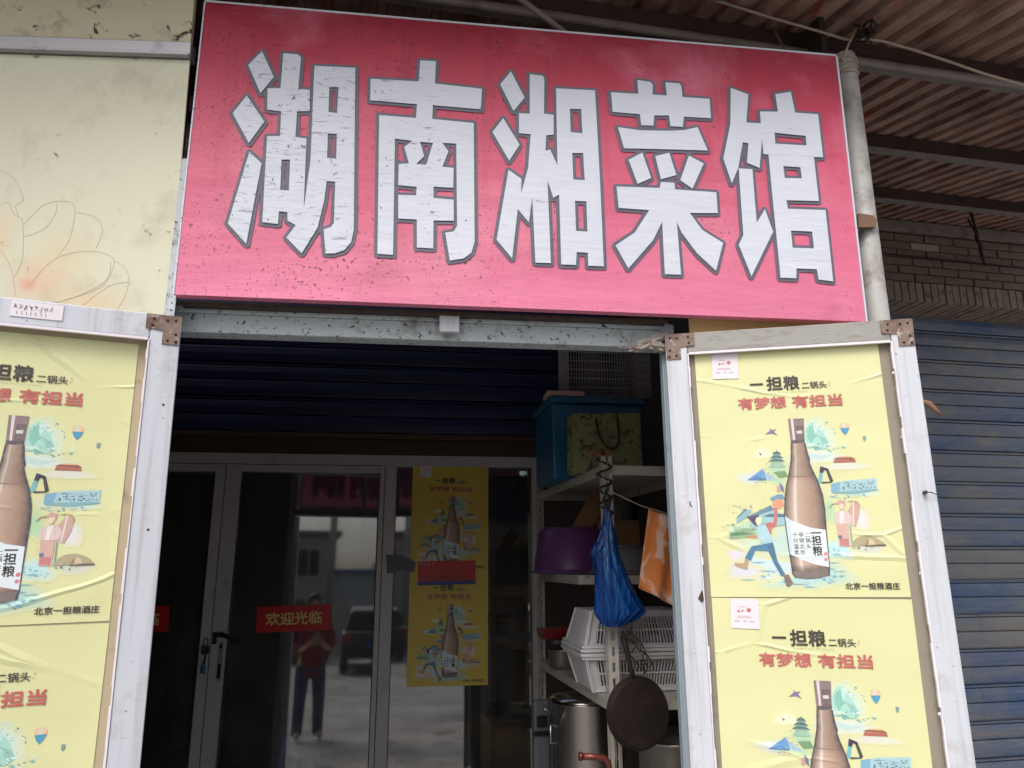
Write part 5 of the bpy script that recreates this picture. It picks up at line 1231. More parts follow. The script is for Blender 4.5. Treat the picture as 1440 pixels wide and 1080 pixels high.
# small white certificate label stuck on the poster's upper corner
def rect(x0, x1, z0, z1, col, y):
    o = len(vs); vs.extend([(x0, y, z0), (x1, y, z0), (x1, y, z1), (x0, y, z1)]); fs.append((o, o + 1, o + 2, o + 3)); cs.extend([col] * 4)
rect(0, 0.073, 0, 0.077, lin((222, 216, 226)), -0.0024)
marks(0.016, 0.040, 0.021, 0.010, 2, INK_R, -0.0027, 5); marks(0.016, 0.040, 0.021, 0.010, 2, INK_R, -0.00275, 6)
for a, b, c_ in ((0.018, 0.040, 0.055), (0.016, 0.050, 0.031), (0.014, 0.054, 0.027)): rect(a, b, c_, c_ + 0.0018, lin((206, 160, 170)), -0.0027)
for a, b in ((0.009, 0.022), (0.031, 0.040), (0.046, 0.060)): rect(a, b, 0.017, 0.0205, lin((180, 170, 186)), -0.0027)
o = len(vs)
for k in range(14): vs.append((0.047 + 0.0055 * cos(k * pi / 7), -0.0027, 0.048 + 0.0055 * sin(k * pi / 7))); cs.append(INK_R)
fs.append(tuple(range(o, o + 14)))
label_me = finish_ink('label_sticker', vs, fs, cs)
poster_sheet_gold = sheet_mb.mesh('poster', M['poster_gold'])
poster_pic_gold = ink_mesh('picture', POSTER_SHAPES, POSTER_WASH, paper=lin((219, 194, 81)), y0=-0.0007, dy=0.0000024)
def paste_poster(parent, loc, gold=False, sticker=False, rot=(0, 0, 0)):
    p = link('poster', poster_sheet_gold if gold else poster_sheet, parent, 0, loc, rot)
    tag(link('picture', poster_pic_gold if gold else poster_pic, p), kind='stuff'); tag(link('lettering', poster_txt, p), kind='stuff')
    if sticker: link('label_sticker', label_me, p, 0, (0.047, 0, 0.612), (0, radians(1.5), 0))
    return p

# ------------------------------------------------------------------ the two opened door leaves
def door_leaf(label, origin, yaw, lean, roll, u0, u1, ui0, ui1, rail_b, top, depth, board, rail_mat, stick):
    base = origin[2] - 0.10
    R3 = rot_zxy(yaw, lean, roll)
    Rm = R3.to_matrix()
    o = Vector(origin) - Rm @ Vector((0, 0, base))
    lf = thing('door_leaf', label, 'door', o, R3)
    z = base                                              # local height of the poster's lower edge
    MB().box(ui0 - 0.012, ui1 + 0.012, 0.0012, 0.010, 0.05, z + rail_b + 0.012).build('backing_board', board, lf)
    f0, f1 = -depth, 0.018
    st = []
    for (a, b) in ((u0, ui0), (ui1, u1)):
        st.append(MB().box(a, b, f0, f1, 0.0, z + top - 0.0006).build('stile', M['white_paint'], lf, 0.003))
    MB().box(ui0 + 0.0006, ui1 - 0.0006, f0 + 0.001, f1 - 0.001, z + rail_b, z + top).build('top_rail', rail_mat, lf, 0.003)
    MB().box(ui0 + 0.0006, ui1 - 0.0006, f0 + 0.001, f1 - 0.001, 0.02, 0.09).build('bottom_rail', rail_mat, lf, 0.003)
    MB().box(ui0 + 0.0006, ui1 - 0.0006, f0 + 0.001, f1 - 0.001, z - 0.80, z - 0.74).build('middle_rail', rail_mat, lf, 0.003)
    # thin glazing bead along the inner edges, ragged where the paint has flaked
    rnd = random.Random(5)
    for (x, sgn) in ((ui0, 1), (ui1, -1)):
        mb = MB()
        zz = z - 0.70
        while zz < z + rail_b - 0.004:
            h = rnd.uniform(0.02, 0.09)
            w = rnd.uniform(0.002, 0.006)
            mb.box(x, x + sgn * w, f0 - 0.003, f0 + 0.008, zz, min(zz + h, z + rail_b - 0.004)); zz += h
        mb.build('glazing_bead', M['paper_white'], lf)
    MB().box(ui0 + 0.004, ui1 - 0.004, f0 - 0.002, f0 + 0.008, z + rail_b - 0.007, z + rail_b - 0.0005).build('glazing_bead', M['paper_white'], lf)
    # L-shaped rusty corner plates with their screws
    for side in (-1, 1):
        ex = u0 if side < 0 else u1
        w, h, a = 0.084, 0.080, 0.043
        L = [(ex, z + top - 0.002), (ex - side * w, z + top - 0.002), (ex - side * w, z + top - 0.040), (ex - side * a, z + top - 0.044), (ex - side * a, z + top - h), (ex - side * 0.002, z + top - h)]
        cp = MB().plate(L, y=f0 - 0.0032, thick=0.003).build('corner_plate', M['rust_plate'], lf)
        for (dx, dz) in ((0.014, 0.012), (0.034, 0.014), (0.066, 0.012), (0.068, 0.030), (0.012, 0.050), (0.030, 0.068), (0.010, 0.070)):
            MB().lathe([(0.0, 0.0018), (0.003, 0.0014), (0.0036, 0.0)], 8, (ex - side * dx, f0 - 0.0034, z + top - 0.002 - dz), axis='y').build('screw', M['screw'], cp)
    paste_poster(lf, (0, -0.0005, z + 0.0), sticker=stick)
    paste_poster(lf, (-0.004, -0.0005 if not stick else -0.0004, z - PHT - 0.002), sticker=stick, rot=(0, radians(0.4), 0))
    return lf, z, f0
rl, rz, rf = door_leaf('opened right door leaf with white frame and two whole yellow liquor posters', (0.800, 2.005, 1.7597), -18.5, 0.1, -0.24,
                       -0.083, 0.597, -0.021, 0.537, 0.694, 0.754, 0.018, M['board_grey'], M['rail_wood'], True)
# nail with a twist of wire, and a paint chip on the stiles
MB().tube([(0.566, rf - 0.001, rz + 0.268), (0.566, rf - 0.014, rz + 0.268)], 0.005, 8).tube([(0.566, rf - 0.012, rz + 0.268), (0.580, rf - 0.014, rz + 0.267), (0.590, rf - 0.010, rz + 0.262), (0.600, rf - 0.012, rz + 0.262)], 0.0014, 5).build('nail', M['rust_dark'], rl)
MB().tube([(0.594, rf + 0.014, rz + 0.520), (0.612, rf + 0.006, rz + 0.508), (0.624, rf, rz + 0.488), (0.640, rf, rz + 0.472)], [0.006, 0.009, 0.007, 0.001], 6).build('wood_sliver', M['twig'], rl)
MB().plate([(-0.032, rz + 0.005), (-0.024, rz + 0.020), (-0.020, rz - 0.002), (-0.026, rz - 0.016), (-0.036, rz - 0.004)], y=rf - 0.0012, thick=0.001).build('paint_chip', M['rust_dark'], rl)
for zz in (0.60, 0.42, 0.06, -0.28):
    MB().lathe([(0, 0.004), (0.004, 0.003), (0.005, 0)], 8, (0.533, rf + 0.006, rz + zz), axis='y').build('screw', M['paper_white'], rl)

ll, lz, lf0 = door_leaf('opened left door leaf with white frame and yellow liquor posters, cut by the picture edge', (-1.2147, 1.8015, 1.712), 17.8, 1.0, -0.8,
                        -0.090, 0.602, -0.025, 0.530, 0.705, 0.770, 0.030, M['board_beige'], M['white_paint'], False)
# pencilled slip of paper pasted on the top rail
sp_ = MB().box(0.222, 0.332, lf0 - 0.0012, lf0 + 0.0002, lz + 0.724, lz + 0.763).build('paper_slip', M['paper_white'], ll)
mb = MB(); rnd = random.Random(21)
for i in range(8):
    x = 0.232 + i * 0.0105
    zt = lz + 0.757 - rnd.random() * 0.004
    for k in range(4):
        a = (x + rnd.uniform(-0.004, 0.004), zt - rnd.uniform(0, 0.013)); b = (x + rnd.uniform(-0.004, 0.005), zt - rnd.uniform(0.0, 0.015))
        mb.bar((a[0], lf0 - 0.0018, a[1]), (b[0], lf0 - 0.0018, b[1]), 0.0009, 0.0004, upv=(0, 1, 0))
for i in range(7):
    x = 0.235 + i * 0.010
    mb.bar((x, lf0 - 0.0018, lz + 0.738), (x + rnd.uniform(-0.002, 0.003), lf0 - 0.0018, lz + 0.729), 0.0008, 0.0004, upv=(0, 1, 0))
mb.build('handwriting', M['ink_black'], sp_)
mb = MB()
for (u, v) in ((0.577, 0.53), (0.570, 0.215)): mb.lathe([(0, 0.0012), (0.0028, 0.001), (0.003, 0)], 8, (u, lf0 - 0.0004, lz + v), axis='y')
mb.build('screw', M['screw'], ll)
# ------------------------------------------------------------------ inner shopfront
GY = GLASS_Y
TILT, SWING = radians(-1.6), radians(5.6)     # the panes sit slightly out of true in their frames
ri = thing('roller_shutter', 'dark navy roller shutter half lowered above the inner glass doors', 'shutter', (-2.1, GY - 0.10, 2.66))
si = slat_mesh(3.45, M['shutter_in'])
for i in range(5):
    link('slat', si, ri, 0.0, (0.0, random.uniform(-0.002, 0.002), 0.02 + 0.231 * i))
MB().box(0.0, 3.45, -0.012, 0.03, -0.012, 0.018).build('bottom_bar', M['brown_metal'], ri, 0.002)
sf = thing('shopfront_frame', 'grey aluminium shopfront frame with fixed right pane and two dim yellow posters', 'shopfront', (0.0, GY, 0.0))
MB().box(-2.1, 0.80, -0.02, 0.06, 2.552, 2.652).build('header_board', M['brown_metal'], sf)
MB().box(-2.1, 0.80, -0.03, 0.04, 2.482, 2.550).build('transom', M['alu_dark'], sf, 0.002)
MB().box(-0.228, -0.155, -0.03, 0.04, 0.0, 2.480).build('mullion', M['alu_dark'], sf, 0.002)
MB().box(0.745, 0.80, -0.03, 0.04, 0.0, 2.480).build('jamb', M['alu_dark'], sf, 0.002)
MB().box(-2.135, -2.10, -0.03, 0.04, 0.0, 2.480).build('jamb', M['alu_dark'], sf, 0.002)
MB().box(-0.153, 0.743, -0.02, 0.03, 0.0, 0.09).build('bottom_rail', M['alu_dark'], sf, 0.002)
pane_h = 2.39
pn = MB().box(-0.446, 0.446, -0.0025, 0.0025, -pane_h / 2, pane_h / 2).build('pane', M['glass'], sf, 0, (0.295, 0.006, 0.09 + pane_h / 2), (TILT, 0, SWING * 0.4))
def pane_y(z): return -0.022 - (z - 0.09 - pane_h / 2) * sin(TILT)
for zz in (1.800, 1.112):
    paste_poster(sf, (-0.050, pane_y(zz) - 0.006, zz), gold=True, sticker=True, rot=(TILT, 0, 0))
# red notice pasted over the seam of the two posters
nt_ = MB().box(0.0, 0.373, -0.0006, 0.0006, 0.024, 0.150).build('notice', M['sticker_red'], sf, 0, (0.001, pane_y(1.72) - 0.010, 1.716), (TILT, radians(-1.0), 0))
MB().box(0.0, 0.373, -0.0008, 0.0006, 0.0, 0.0235).build('blue_band', M['sticker_blue'], nt_)
vs, fs, cs = [], [], []
GOLD, INKD = lin((206, 186, 150)), lin((60, 12, 16))
for sd_ in (0, 10):
    marks(0.010, 0.122, 0.105, 0.022, 4, GOLD, -0.0012 - sd_ * 0.00002, 11 + sd_); marks(0.105, 0.078, 0.17, 0.022, 7, INKD, -0.0012 - sd_ * 0.00002, 12 + sd_); marks(0.012, 0.036, 0.345, 0.026, 13, INKD, -0.0012 - sd_ * 0.00002, 13 + sd_)
tag(link('lettering', finish_ink('lettering', vs, fs, cs), nt_), kind='stuff')
MB().plate([(-0.205, 1.91), (-0.10, 1.902), (-0.015, 1.86), (-0.02, 1.80), (-0.10, 1.812), (-0.195, 1.79)], y=-0.036, thick=0.0008).build('paper_scrap', M['case_grey'], sf)

def glass_door(label, x0, x1, hinge_left, sticker_x, with_handle):
    d = thing('glass_door', label, 'door', (x0, GY, 0.05))
    w = x1 - x0
    h = 2.428
    for a, b in ((0.0, 0.092), (w - 0.030, w)) if with_handle else ((0.0, 0.06), (w - 0.060, w)):
        MB().box(a, b, -0.030, 0.034, 0.0, h).build('stile', M['alu_dark'], d, 0.002)
    a, b = (0.0925, w - 0.0305) if with_handle else (0.0605, w - 0.0605)
    MB().box(a, b, -0.028, 0.044, h - 0.045, h - 0.0005).build('top_rail', M['alu_dark'], d, 0.002)
    MB().box(a, b, -0.044, 0.028, 0.0005, 0.11).build('bottom_rail', M['alu_dark'], d, 0.002)
    ph = h - 0.155
    MB().box((a - b) / 2, (b - a) / 2, -0.0025, 0.0025, -ph / 2, ph / 2).build('pane', M['glass'], d, 0, ((a + b) / 2, 0.008, 0.11 + ph / 2), (TILT, 0, SWING))
    zc = 1.39
    py = -0.02
    st = MB().box(0, 0.446, -0.0006, 0.0006, 0, 0.153).build('welcome_sticker', M['sticker_red'], d, 0, (sticker_x - x0, py, zc), (TILT, radians(-1.6), SWING * 0.3))
    global vs, fs, cs
    vs, fs, cs = [], [], []
    put_text('欢迎光临', 0.056, 0.040, 0.336, 0.076, lin((226, 204, 110)), 0.03, -0.0014)
    tag(link('lettering', finish_ink('lettering', vs, fs, cs), st), kind='stuff')
    if with_handle:
        MB().box(0.006, 0.034, -0.035, -0.0305, 1.33, 1.40).build('latch_plate', M['black'], d, 0.002)
        MB().box(0.050, 0.078, -0.035, -0.0305, 1.12, 1.345).build('lock_plate', M['aluminium'], d, 0.002)
        MB().box(0.053, 0.073, -0.038, -0.0355, 1.135, 1.215).box(0.054, 0.070, -0.039, -0.0355, 1.305, 1.33).build('lock_cover', M['black'], d, 0.002)
        MB().tube([(0.050, -0.035, 1.385), (0.085, -0.06, 1.382), (0.135, -0.065, 1.362), (0.175, -0.06, 1.350)], [0.017, 0.014, 0.014, 0.016], 10).tube([(0.052, -0.030, 1.385), (0.052, -0.045, 1.385)], 0.017, 10).build('handle', M['black'], d)
    return d
glass_door('inner glass door with black handle and a red welcome sticker, beside the posters', -1.236, -0.232, True, -0.978, True)
glass_door('inner glass door mostly hidden by the left door leaf, sticker end showing', -2.096, -1.242, True, -1.948, False)
pk = thing('padlock', 'small brass padlock with keys hanging on the inner door stile', 'padlock', (-1.262, GY - 0.045, 1.33))
MB().box(-0.022, 0.022, -0.009, 0.009, -0.005, 0.042).build('body', M['rust_dark'], pk, 0.003)
MB().tube([(-0.013, 0, 0.04), (-0.013, 0, 0.072), (-0.007, 0, 0.084), (0.007, 0, 0.084), (0.013, 0, 0.072), (0.013, 0, 0.04)], 0.0035, 8).build('shackle', M['steel'], pk)
MB().tube([(0.004, -0.004, -0.004), (0.006, -0.006, -0.03), (0.002, -0.008, -0.06)], 0.006, 6).build('key', M['black'], pk)
MB().tube([(0.002, -0.008, -0.06), (0.001, -0.009, -0.085), (0.0, -0.009, -0.115)], [0.008, 0.016, 0.012], 8).build('key_tag', M['key_teal'], pk)
tag(MB().tube([(0.70, GY - 0.05, 2.42), (0.66, GY - 0.05, 2.38), (0.635, GY - 0.05, 2.33), (0.65, GY - 0.05, 2.30), (0.69, GY - 0.05, 2.31), (0.70, GY - 0.05, 2.36), (0.705, GY - 0.05, 2.45), (0.69, GY - 0.05, 2.36), (0.715, GY - 0.05, 2.28), (0.72, GY - 0.05, 2.18)], 0.006, 6).build('power_cable', M['dark_cable']),
    'looped black cable hanging at the right end of the inner shopfront', 'cable')

# dining room behind the glass
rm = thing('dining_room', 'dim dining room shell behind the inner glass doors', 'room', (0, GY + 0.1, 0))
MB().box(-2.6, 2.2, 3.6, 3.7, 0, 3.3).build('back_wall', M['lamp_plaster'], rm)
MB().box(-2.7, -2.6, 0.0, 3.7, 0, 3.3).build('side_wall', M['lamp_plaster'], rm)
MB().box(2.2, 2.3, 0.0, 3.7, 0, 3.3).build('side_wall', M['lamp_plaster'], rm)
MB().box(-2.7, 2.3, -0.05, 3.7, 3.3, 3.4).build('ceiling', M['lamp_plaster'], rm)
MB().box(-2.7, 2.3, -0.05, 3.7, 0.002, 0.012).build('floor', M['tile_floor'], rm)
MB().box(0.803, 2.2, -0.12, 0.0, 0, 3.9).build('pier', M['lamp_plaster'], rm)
tb = thing('dining_table', 'brown wooden dining table behind the posters', 'table', (0.30, 6.05, 0.012))
MB().box(-0.55, 0.55, -0.35, 0.35, 0.70, 0.735).build('table_top', M['wood_table'], tb, 0.004)
MB().box(-0.48, 0.48, -0.30, 0.30, 0.62, 0.699).build('apron', M['wood_table'], tb)
for sx in (-0.46, 0.46):
    for sy in (-0.28, 0.28):
        MB().box(sx - 0.025, sx + 0.025, sy - 0.025, sy + 0.025, 0, 0.619).build('leg', M['wood_table'], tb)
def stool(label, loc, rz):
    s = thing('plastic_stool', label, 'stool', loc, (0, 0, rz), 'blue plastic stools in the dining room')
    MB().box(-0.15, 0.15, -0.15, 0.15, 0.455, 0.475).box(-0.152, 0.152, -0.152, -0.143, 0.40, 0.454).box(-0.152, 0.152, 0.143, 0.152, 0.40, 0.454).box(-0.152, -0.143, -0.142, 0.142, 0.40, 0.454).box(0.143, 0.152, -0.142, 0.142, 0.40, 0.454).build('seat', M['stool_blue'], s, 0.004)
    for sx in (-1, 1):
        for sy in (-1, 1):
            MB().bar((sx * 0.135, sy * 0.135, 0.40), (sx * 0.17, sy * 0.17, 0.0), 0.045, 0.03).build('leg', M['stool_blue'], s, 0.004)
    return s
stool('blue plastic stool nearest the right pane, in front of the table', (0.24, 5.22, 0.012), 0.2)
stool('blue plastic stool standing against the table end by the rack', (0.62, 5.62, 0.012), -0.3)
stool('blue plastic stool behind the glass door, left of the table', (-0.85, 6.6, 0.012), 0.5)

# ------------------------------------------------------------------ storage rack and what it holds
rk = thing('storage_rack', 'ivory slotted angle storage rack crammed with kitchenware in the porch', 'rack', (0.707, 2.80, 0.0), (0, 0, radians(3.3)))
RL, RW = 1.22, 0.46
def upright(x, y, sx, sy):
    mb = MB()
    z = 0.0
    w = 0.040
    for face in (0, 1):
        def bx(a0, a1, z0, z1):
            if face == 0: mb.box(x + sx * a0, x + sx * a1, y, y + sy * 0.002, z0, z1)
            else: mb.box(x, x + sx * 0.002, y + sy * (0.0022 + a0 * 0.95), y + sy * (0.0022 + a1 * 0.95), z0, z1)
        bx(0.0, 0.0145, 0, 2.26); bx(0.0255, w, 0, 2.26)
        zz = 0.01
        while zz < 2.25:
            bx(0.0146, 0.0254, zz, zz + 0.022); zz += 0.055
    return mb.build('upright', M['rack_paint'], rk)
for (x, sx) in ((0, 1), (RW, -1)):
    for (y, sy) in ((0, 1), (RL, -1)):
        upright(x, y, sx, sy)
def shelf(z, y0, y1):
    mb = MB().box(0.004, RW - 0.004, y0 + 0.004, y1 - 0.004, z - 0.004, z)
    mb.box(0.0045, 0.0065, y0 + 0.004, y1 - 0.004, z - 0.038, z - 0.0045).box(RW - 0.0065, RW - 0.0045, y0 + 0.004, y1 - 0.004, z - 0.038, z - 0.0045)
    mb.box(0.007, RW - 0.007, y0 + 0.0045, y0 + 0.0065, z - 0.038, z - 0.0045).box(0.007, RW - 0.007, y1 - 0.0065, y1 - 0.0045, z - 0.038, z - 0.0045)
    mb.build('shelf', M['rack_paint'], rk)
shelf(2.225, 0, RL); shelf(1.800, 0.40, RL); shelf(1.362, 0, RL); shelf(0.752, 0, RL); shelf(0.16, 0, RL)

bx_ = thing('plastic_box', 'cyan blue plastic box on top of the rack behind the paper bag', 'box', (0.83, 3.52, 2.226), (0, 0, 0.05))
mb = MB(); mb.box(-0.235, 0.215, -0.19, 0.19, 0.0, 0.36)
mb.build('body', M['blue_box'], bx_, 0.012)
MB().box(-0.245, 0.225, -0.20, 0.20, 0.361, 0.395).build('lid', M['blue_box'], bx_, 0.008)
tag(MB().box(0.585, 0.765, 3.325, 3.45, 2.622, 2.646).build('foam_strip', M['foam'], None, 0.003), 'pinkish foam strip lying on the corner of the blue box', 'foam')
# wire crate on the box
wc = thing('wire_crate', 'wire mesh crate on top of the cyan blue box', 'crate', (0.93, 3.60, 2.648))
mb = MB()
W2, D2, H2 = 0.21, 0.13, 0.33
for zz in [0.008 + i * 0.0455 for i in range(8)]:
    mb.tube([(-W2, -D2, zz), (W2, -D2, zz), (W2, D2, zz), (-W2, D2, zz), (-W2, -D2, zz)], 0.0026, 5)
mb.build('hoops', M['wire_white'], wc)
mb = MB()
for i in range(31):
    x = -W2 + i * 2 * W2 / 30
    for y in (-D2, D2): mb.tube([(x, y, 0.0), (x, y, H2)], 0.0017, 4)
for i in range(1, 18):
    y = -D2 + i * 2 * D2 / 18
    for x in (-W2, W2): mb.tube([(x, y, 0.0), (x, y, H2)], 0.0017, 4)
mb.build('mesh_wires', M['wire_white'], wc)
MB().box(-W2, W2, -D2, D2, 0.0, 0.003).build('base', M['black'], wc)
# paper carrier bag with cord handle
gb = thing('paper_bag', 'printed greenish paper carrier bag with dark cord handle on the rack', 'bag', (0.80, 3.13, 2.226), (0, 0, 0.02))
mb = MB()
bw, bdp, bh = 0.155, 0.055, 0.26
vs_ = [(-bw, -bdp, 0), (bw, -bdp, 0), (bw, bdp, 0), (-bw, bdp, 0), (-bw + 0.004, -bdp * 0.7, bh), (bw + 0.003, -bdp * 0.7, bh + 0.012), (bw, bdp * 0.5, bh + 0.006), (-bw, bdp * 0.5, bh),
       (-bw + 0.03, 0, 0), (-bw + 0.02, 0, bh - 0.004), (bw - 0.03, 0, 0), (bw - 0.02, 0, bh + 0.004)]
mb.add(vs_, [(0, 1, 5, 4), (1, 10, 11, 5), (10, 2, 6, 11), (2, 3, 7, 6), (3, 8, 9, 7), (8, 0, 4, 9), (0, 8, 3, 2, 10, 1)])
mb.build('body', M['gift_bag'], gb)
MB().tube([(-0.045, -bdp * 0.72 - 0.004, bh - 0.018), (-0.042, -bdp - 0.008, bh - 0.07), (-0.025, -bdp - 0.012, bh - 0.125), (0.0, -bdp - 0.014, bh - 0.152), (0.025, -bdp - 0.014, bh - 0.155), (0.047, -bdp - 0.012, bh - 0.135), (0.053, -bdp - 0.008, bh - 0.07), (0.053, -bdp * 0.72 - 0.004, bh - 0.012)], 0.0042, 6).build('cord_handle', M['black'], gb)
vs, fs, cs = [], [], []
for sd_ in (0, 10, 20): marks(-0.085, 0.070, 0.108, 0.030, 3, lin((186, 96, 84)), -bdp - 0.0015 - sd_ * 0.00002, 31 + sd_)
tag(link('lettering', finish_ink('lettering', vs, fs, cs), gb), kind='stuff')

def basin(name, label, loc, r_rim, r_base, h, mat):
    t = thing(name, label, 'basin', loc)
    MB().lathe([(0.0, h), (r_base - 0.012, h), (r_base, h - 0.014), (r_rim - 0.012, 0.02), (r_rim - 0.010, 0.012), (r_rim + 0.012, 0.010), (r_rim + 0.014, 0.002), (r_rim - 0.012, 0.0), (r_base - 0.006, h - 0.018), (0, h - 0.006)], 40).build('bowl', mat, t)
    MB().lathe([(r_base - 0.02, h + 0.0005), (r_base - 0.02, h + 0.008), (r_base - 0.026, h + 0.008), (r_base - 0.026, h + 0.0005)], 40).build('foot_ring', mat, t)
    return t
basin('plastic_basin', 'purple plastic basin turned upside down on the middle shelf', (0.775, 3.76, 1.802), 0.205, 0.168, 0.215, M['purple'])
basin('plastic_basin', 'grey plastic basin turned upside down beside the purple one', (0.945, 3.40, 1.802), 0.165, 0.120, 0.120, M['grey_plastic'])
cbx = thing('cardboard_box', 'brown cardboard box at the back of the middle shelf', 'box', (1.00, 3.80, 1.802))
MB().box(-0.11, 0.11, -0.13, 0.13, 0, 0.26).build('body', M['cardboard'], cbx, 0.003)
MB().bar((-0.11, -0.135, 0.262), (-0.19, -0.135, 0.31), 0.25, 0.004, upv=(0, 1, 0)).build('flap', M['cardboard'], cbx)

def slot_basket(label, loc, flip):
    """tapered plastic basket with slotted sides; the rim is at local z = h"""
    t = thing('plastic_basket', label, 'basket', loc, (0, 0, 0.03), 'white plastic baskets stacked rim to rim')
    h, bx0, by0, tx, ty = 0.150, 0.190, 0.125, 0.232, 0.165
    S = lambda z: h - z if flip else z
    def P(fx, fy, z):                      # point on the tapering wall, fx, fy in -1..1
        k = z / h
        return ((bx0 + (tx - bx0) * k) * fx, (by0 + (ty - by0) * k) * fy, S(z))
    rim = MB()
    for z0, o, hh in ((h, 0.012, 0.012), (h - 0.014, 0.006, 0.010)):
        a, b = tx + o, ty + o
        for q in (((-a, -b), (a, -b)), ((a, -b), (a, b)), ((a, b), (-a, b)), ((-a, b), (-a, -b))):
            rim.bar((q[0][0], q[0][1], S(z0 - hh / 2)), (q[1][0], q[1][1], S(z0 - hh / 2)), 0.014, hh)
    rim.build('rim', M['basket'], t)
    MB().box(-bx0, bx0, -by0, by0, min(S(0), S(0.006)), max(S(0), S(0.006))).build('base', M['basket'], t, 0.002)
    mb = MB()
    for sgn in (-1, 1):
        n = 34
        for i in range(n + 1):
            f = -1 + 2 * i / n
            wd = 0.0046 if abs(f) < 0.88 else 0.016
            mb.bar(P(f, sgn, 0.004), P(f, sgn, h - 0.012), wd, 0.004, upv=(0, 1, 0))
        for zz in (0.014, 0.072, 0.132): mb.bar(P(-1, sgn, zz), P(1, sgn, zz), 0.004, 0.006 if 0.02 < zz < 0.12 else 0.022)
        n = 12
        for i in range(n + 1):
            f = -1 + 2 * i / n
            mb.bar(P(sgn, f, 0.004), P(sgn, f, h - 0.012), 0.032, 0.004, upv=(1, 0, 0))
    mb.build('slotted_walls', M['basket'], t)
    return t
slot_basket('lower white plastic basket, upright on the rack shelf', (0.875, 3.10, 1.364), False)
slot_basket('upper white plastic basket, upside down on the lower one', (0.875, 3.10, 1.518), True)
sp2 = thing('saucepan', 'small steel saucepan with black lid on the far end of the shelf', 'pan', (0.712, 3.68, 1.364))
MB().lathe([(0, 0), (0.068, 0), (0.074, 0.006), (0.076, 0.082), (0.080, 0.085), (0.074, 0.085), (0.071, 0.008), (0, 0.008)], 36).build('body', M['alu_pot'], sp2)
MB().lathe([(0.081, 0.0855), (0.081, 0.089), (0.05, 0.104), (0.012, 0.110), (0.012, 0.124), (0.02, 0.130), (0, 0.132)], 36).build('lid', M['black'], sp2)
tag(MB().add([(0.63, 3.80, 1.482), (0.79, 3.80, 1.492), (0.80, 3.96, 1.492), (0.63, 3.96, 1.482), (0.625, 3.79, 1.525), (0.80, 3.79, 1.528), (0.81, 3.97, 1.528), (0.62, 3.97, 1.525)], [(0, 3, 2, 1), (0, 1, 5, 4), (1, 2, 6, 5), (2, 3, 7, 6), (3, 0, 4, 7)]).build('plastic_tray', M['red_plastic'], None, 0.003),
    'red plastic tray behind the small saucepan', 'tray')
tag(MB().box(0.69, 0.79, 3.84, 3.94, 1.364, 1.480).build('tin_box', M['case_grey'], None, 0.006), 'grey tin under the red tray', 'tin')
stp = thing('stock_pot', 'tall polished steel stock pot on the lower rack shelf', 'pot', (0.755, 3.42, 0.754))
MB().lathe([(0, 0), (0.150, 0), (0.158, 0.01), (0.158, 0.505), (0.164, 0.510), (0.158, 0.513), (0.154, 0.508), (0.153, 0.012), (0, 0.012)], 48).build('body', M['steel'], stp)
MB().lathe([(0.163, 0.514), (0.163, 0.520), (0.12, 0.534), (0.03, 0.545), (0, 0.545)], 48).tube([(-0.035, 0, 0.54), (-0.03, 0, 0.57), (0.03, 0, 0.57), (0.035, 0, 0.54)], 0.005, 6).build('lid', M['steel'], stp)
MB().tube([(-0.140, -0.075, 0.42), (-0.175, -0.085, 0.425), (-0.178, -0.095, 0.36), (-0.145, -0.085, 0.355)], 0.006, 8).build('handle', M['steel'], stp)
pt = thing('cooking_pot', 'aluminium cooking pot with wide rim behind the jamb post', 'pot', (1.00, 2.98, 0.790))
MB().lathe([(0, 0), (0.120, 0), (0.132, 0.012), (0.136, 0.395), (0.160, 0.402), (0.163, 0.410), (0.158, 0.412), (0.130, 0.404), (0.126, 0.014), (0, 0.014)], 44).build('body', M['alu_pot'], pt)
MB().lathe([(0.128, 0.408), (0.10, 0.420), (0.05, 0.424), (0.0, 0.425)], 44).build('lid', M['alu_pot'], pt)
fp = thing('frying_pan', 'black iron frying pan hanging by its handle from the near upright', 'pan', (0.790, 2.705, 1.337), (radians(-4), radians(-6), radians(12)))
MB().lathe([(0.0, 0.010), (0.098, 0.010), (0.106, 0.006), (0.119, -0.016), (0.123, -0.016), (0.123, -0.0135), (0.109, 0.0105), (0.0, 0.0145)], 44, smooth=False, axis='y').build('dish', M['iron_pan'], fp)
MB().tube([(0.0, 0.006, 0.106), (-0.002, 0.012, 0.15), (-0.006, 0.016, 0.22), (-0.010, 0.016, 0.262)], [0.010, 0.008, 0.010, 0.008], 8).build('handle', M['iron_pan'], fp)
hk2 = MB().tube([(0.745, 2.79, 1.66), (0.750, 2.75, 1.665), (0.760, 2.725, 1.655), (0.775, 2.72, 1.62), (0.765, 2.72, 1.595)], 0.006, 6)
rnd = random.Random(9)
for k in range(4):
    p = Vector((0.755, 2.715, 1.63)); pts = [p.copy()]
    for i in range(9):
        p = p + Vector((rnd.uniform(-0.02, 0.026), rnd.uniform(-0.006, 0.006), -rnd.uniform(0.010, 0.026)))
        pts.append(p.copy())
    hk2.tube(pts, 0.0028, 5)
tag(hk2.build('wire_hook', M['dark_cable']), 'tangled dark wire and hook above the frying pan', 'hook')
lad = thing('ladle', 'long steel ladle hanging beside the frying pan', 'ladle', (0.694, 2.74, 0.95))
MB().tube([(0.0, 0, 0.44), (0.008, -0.012, 0.36), (0.012, -0.016, 0.25), (0.0, -0.012, 0.10), (-0.004, -0.006, 0.02)], 0.0045, 6).build('handle', M['steel'], lad)
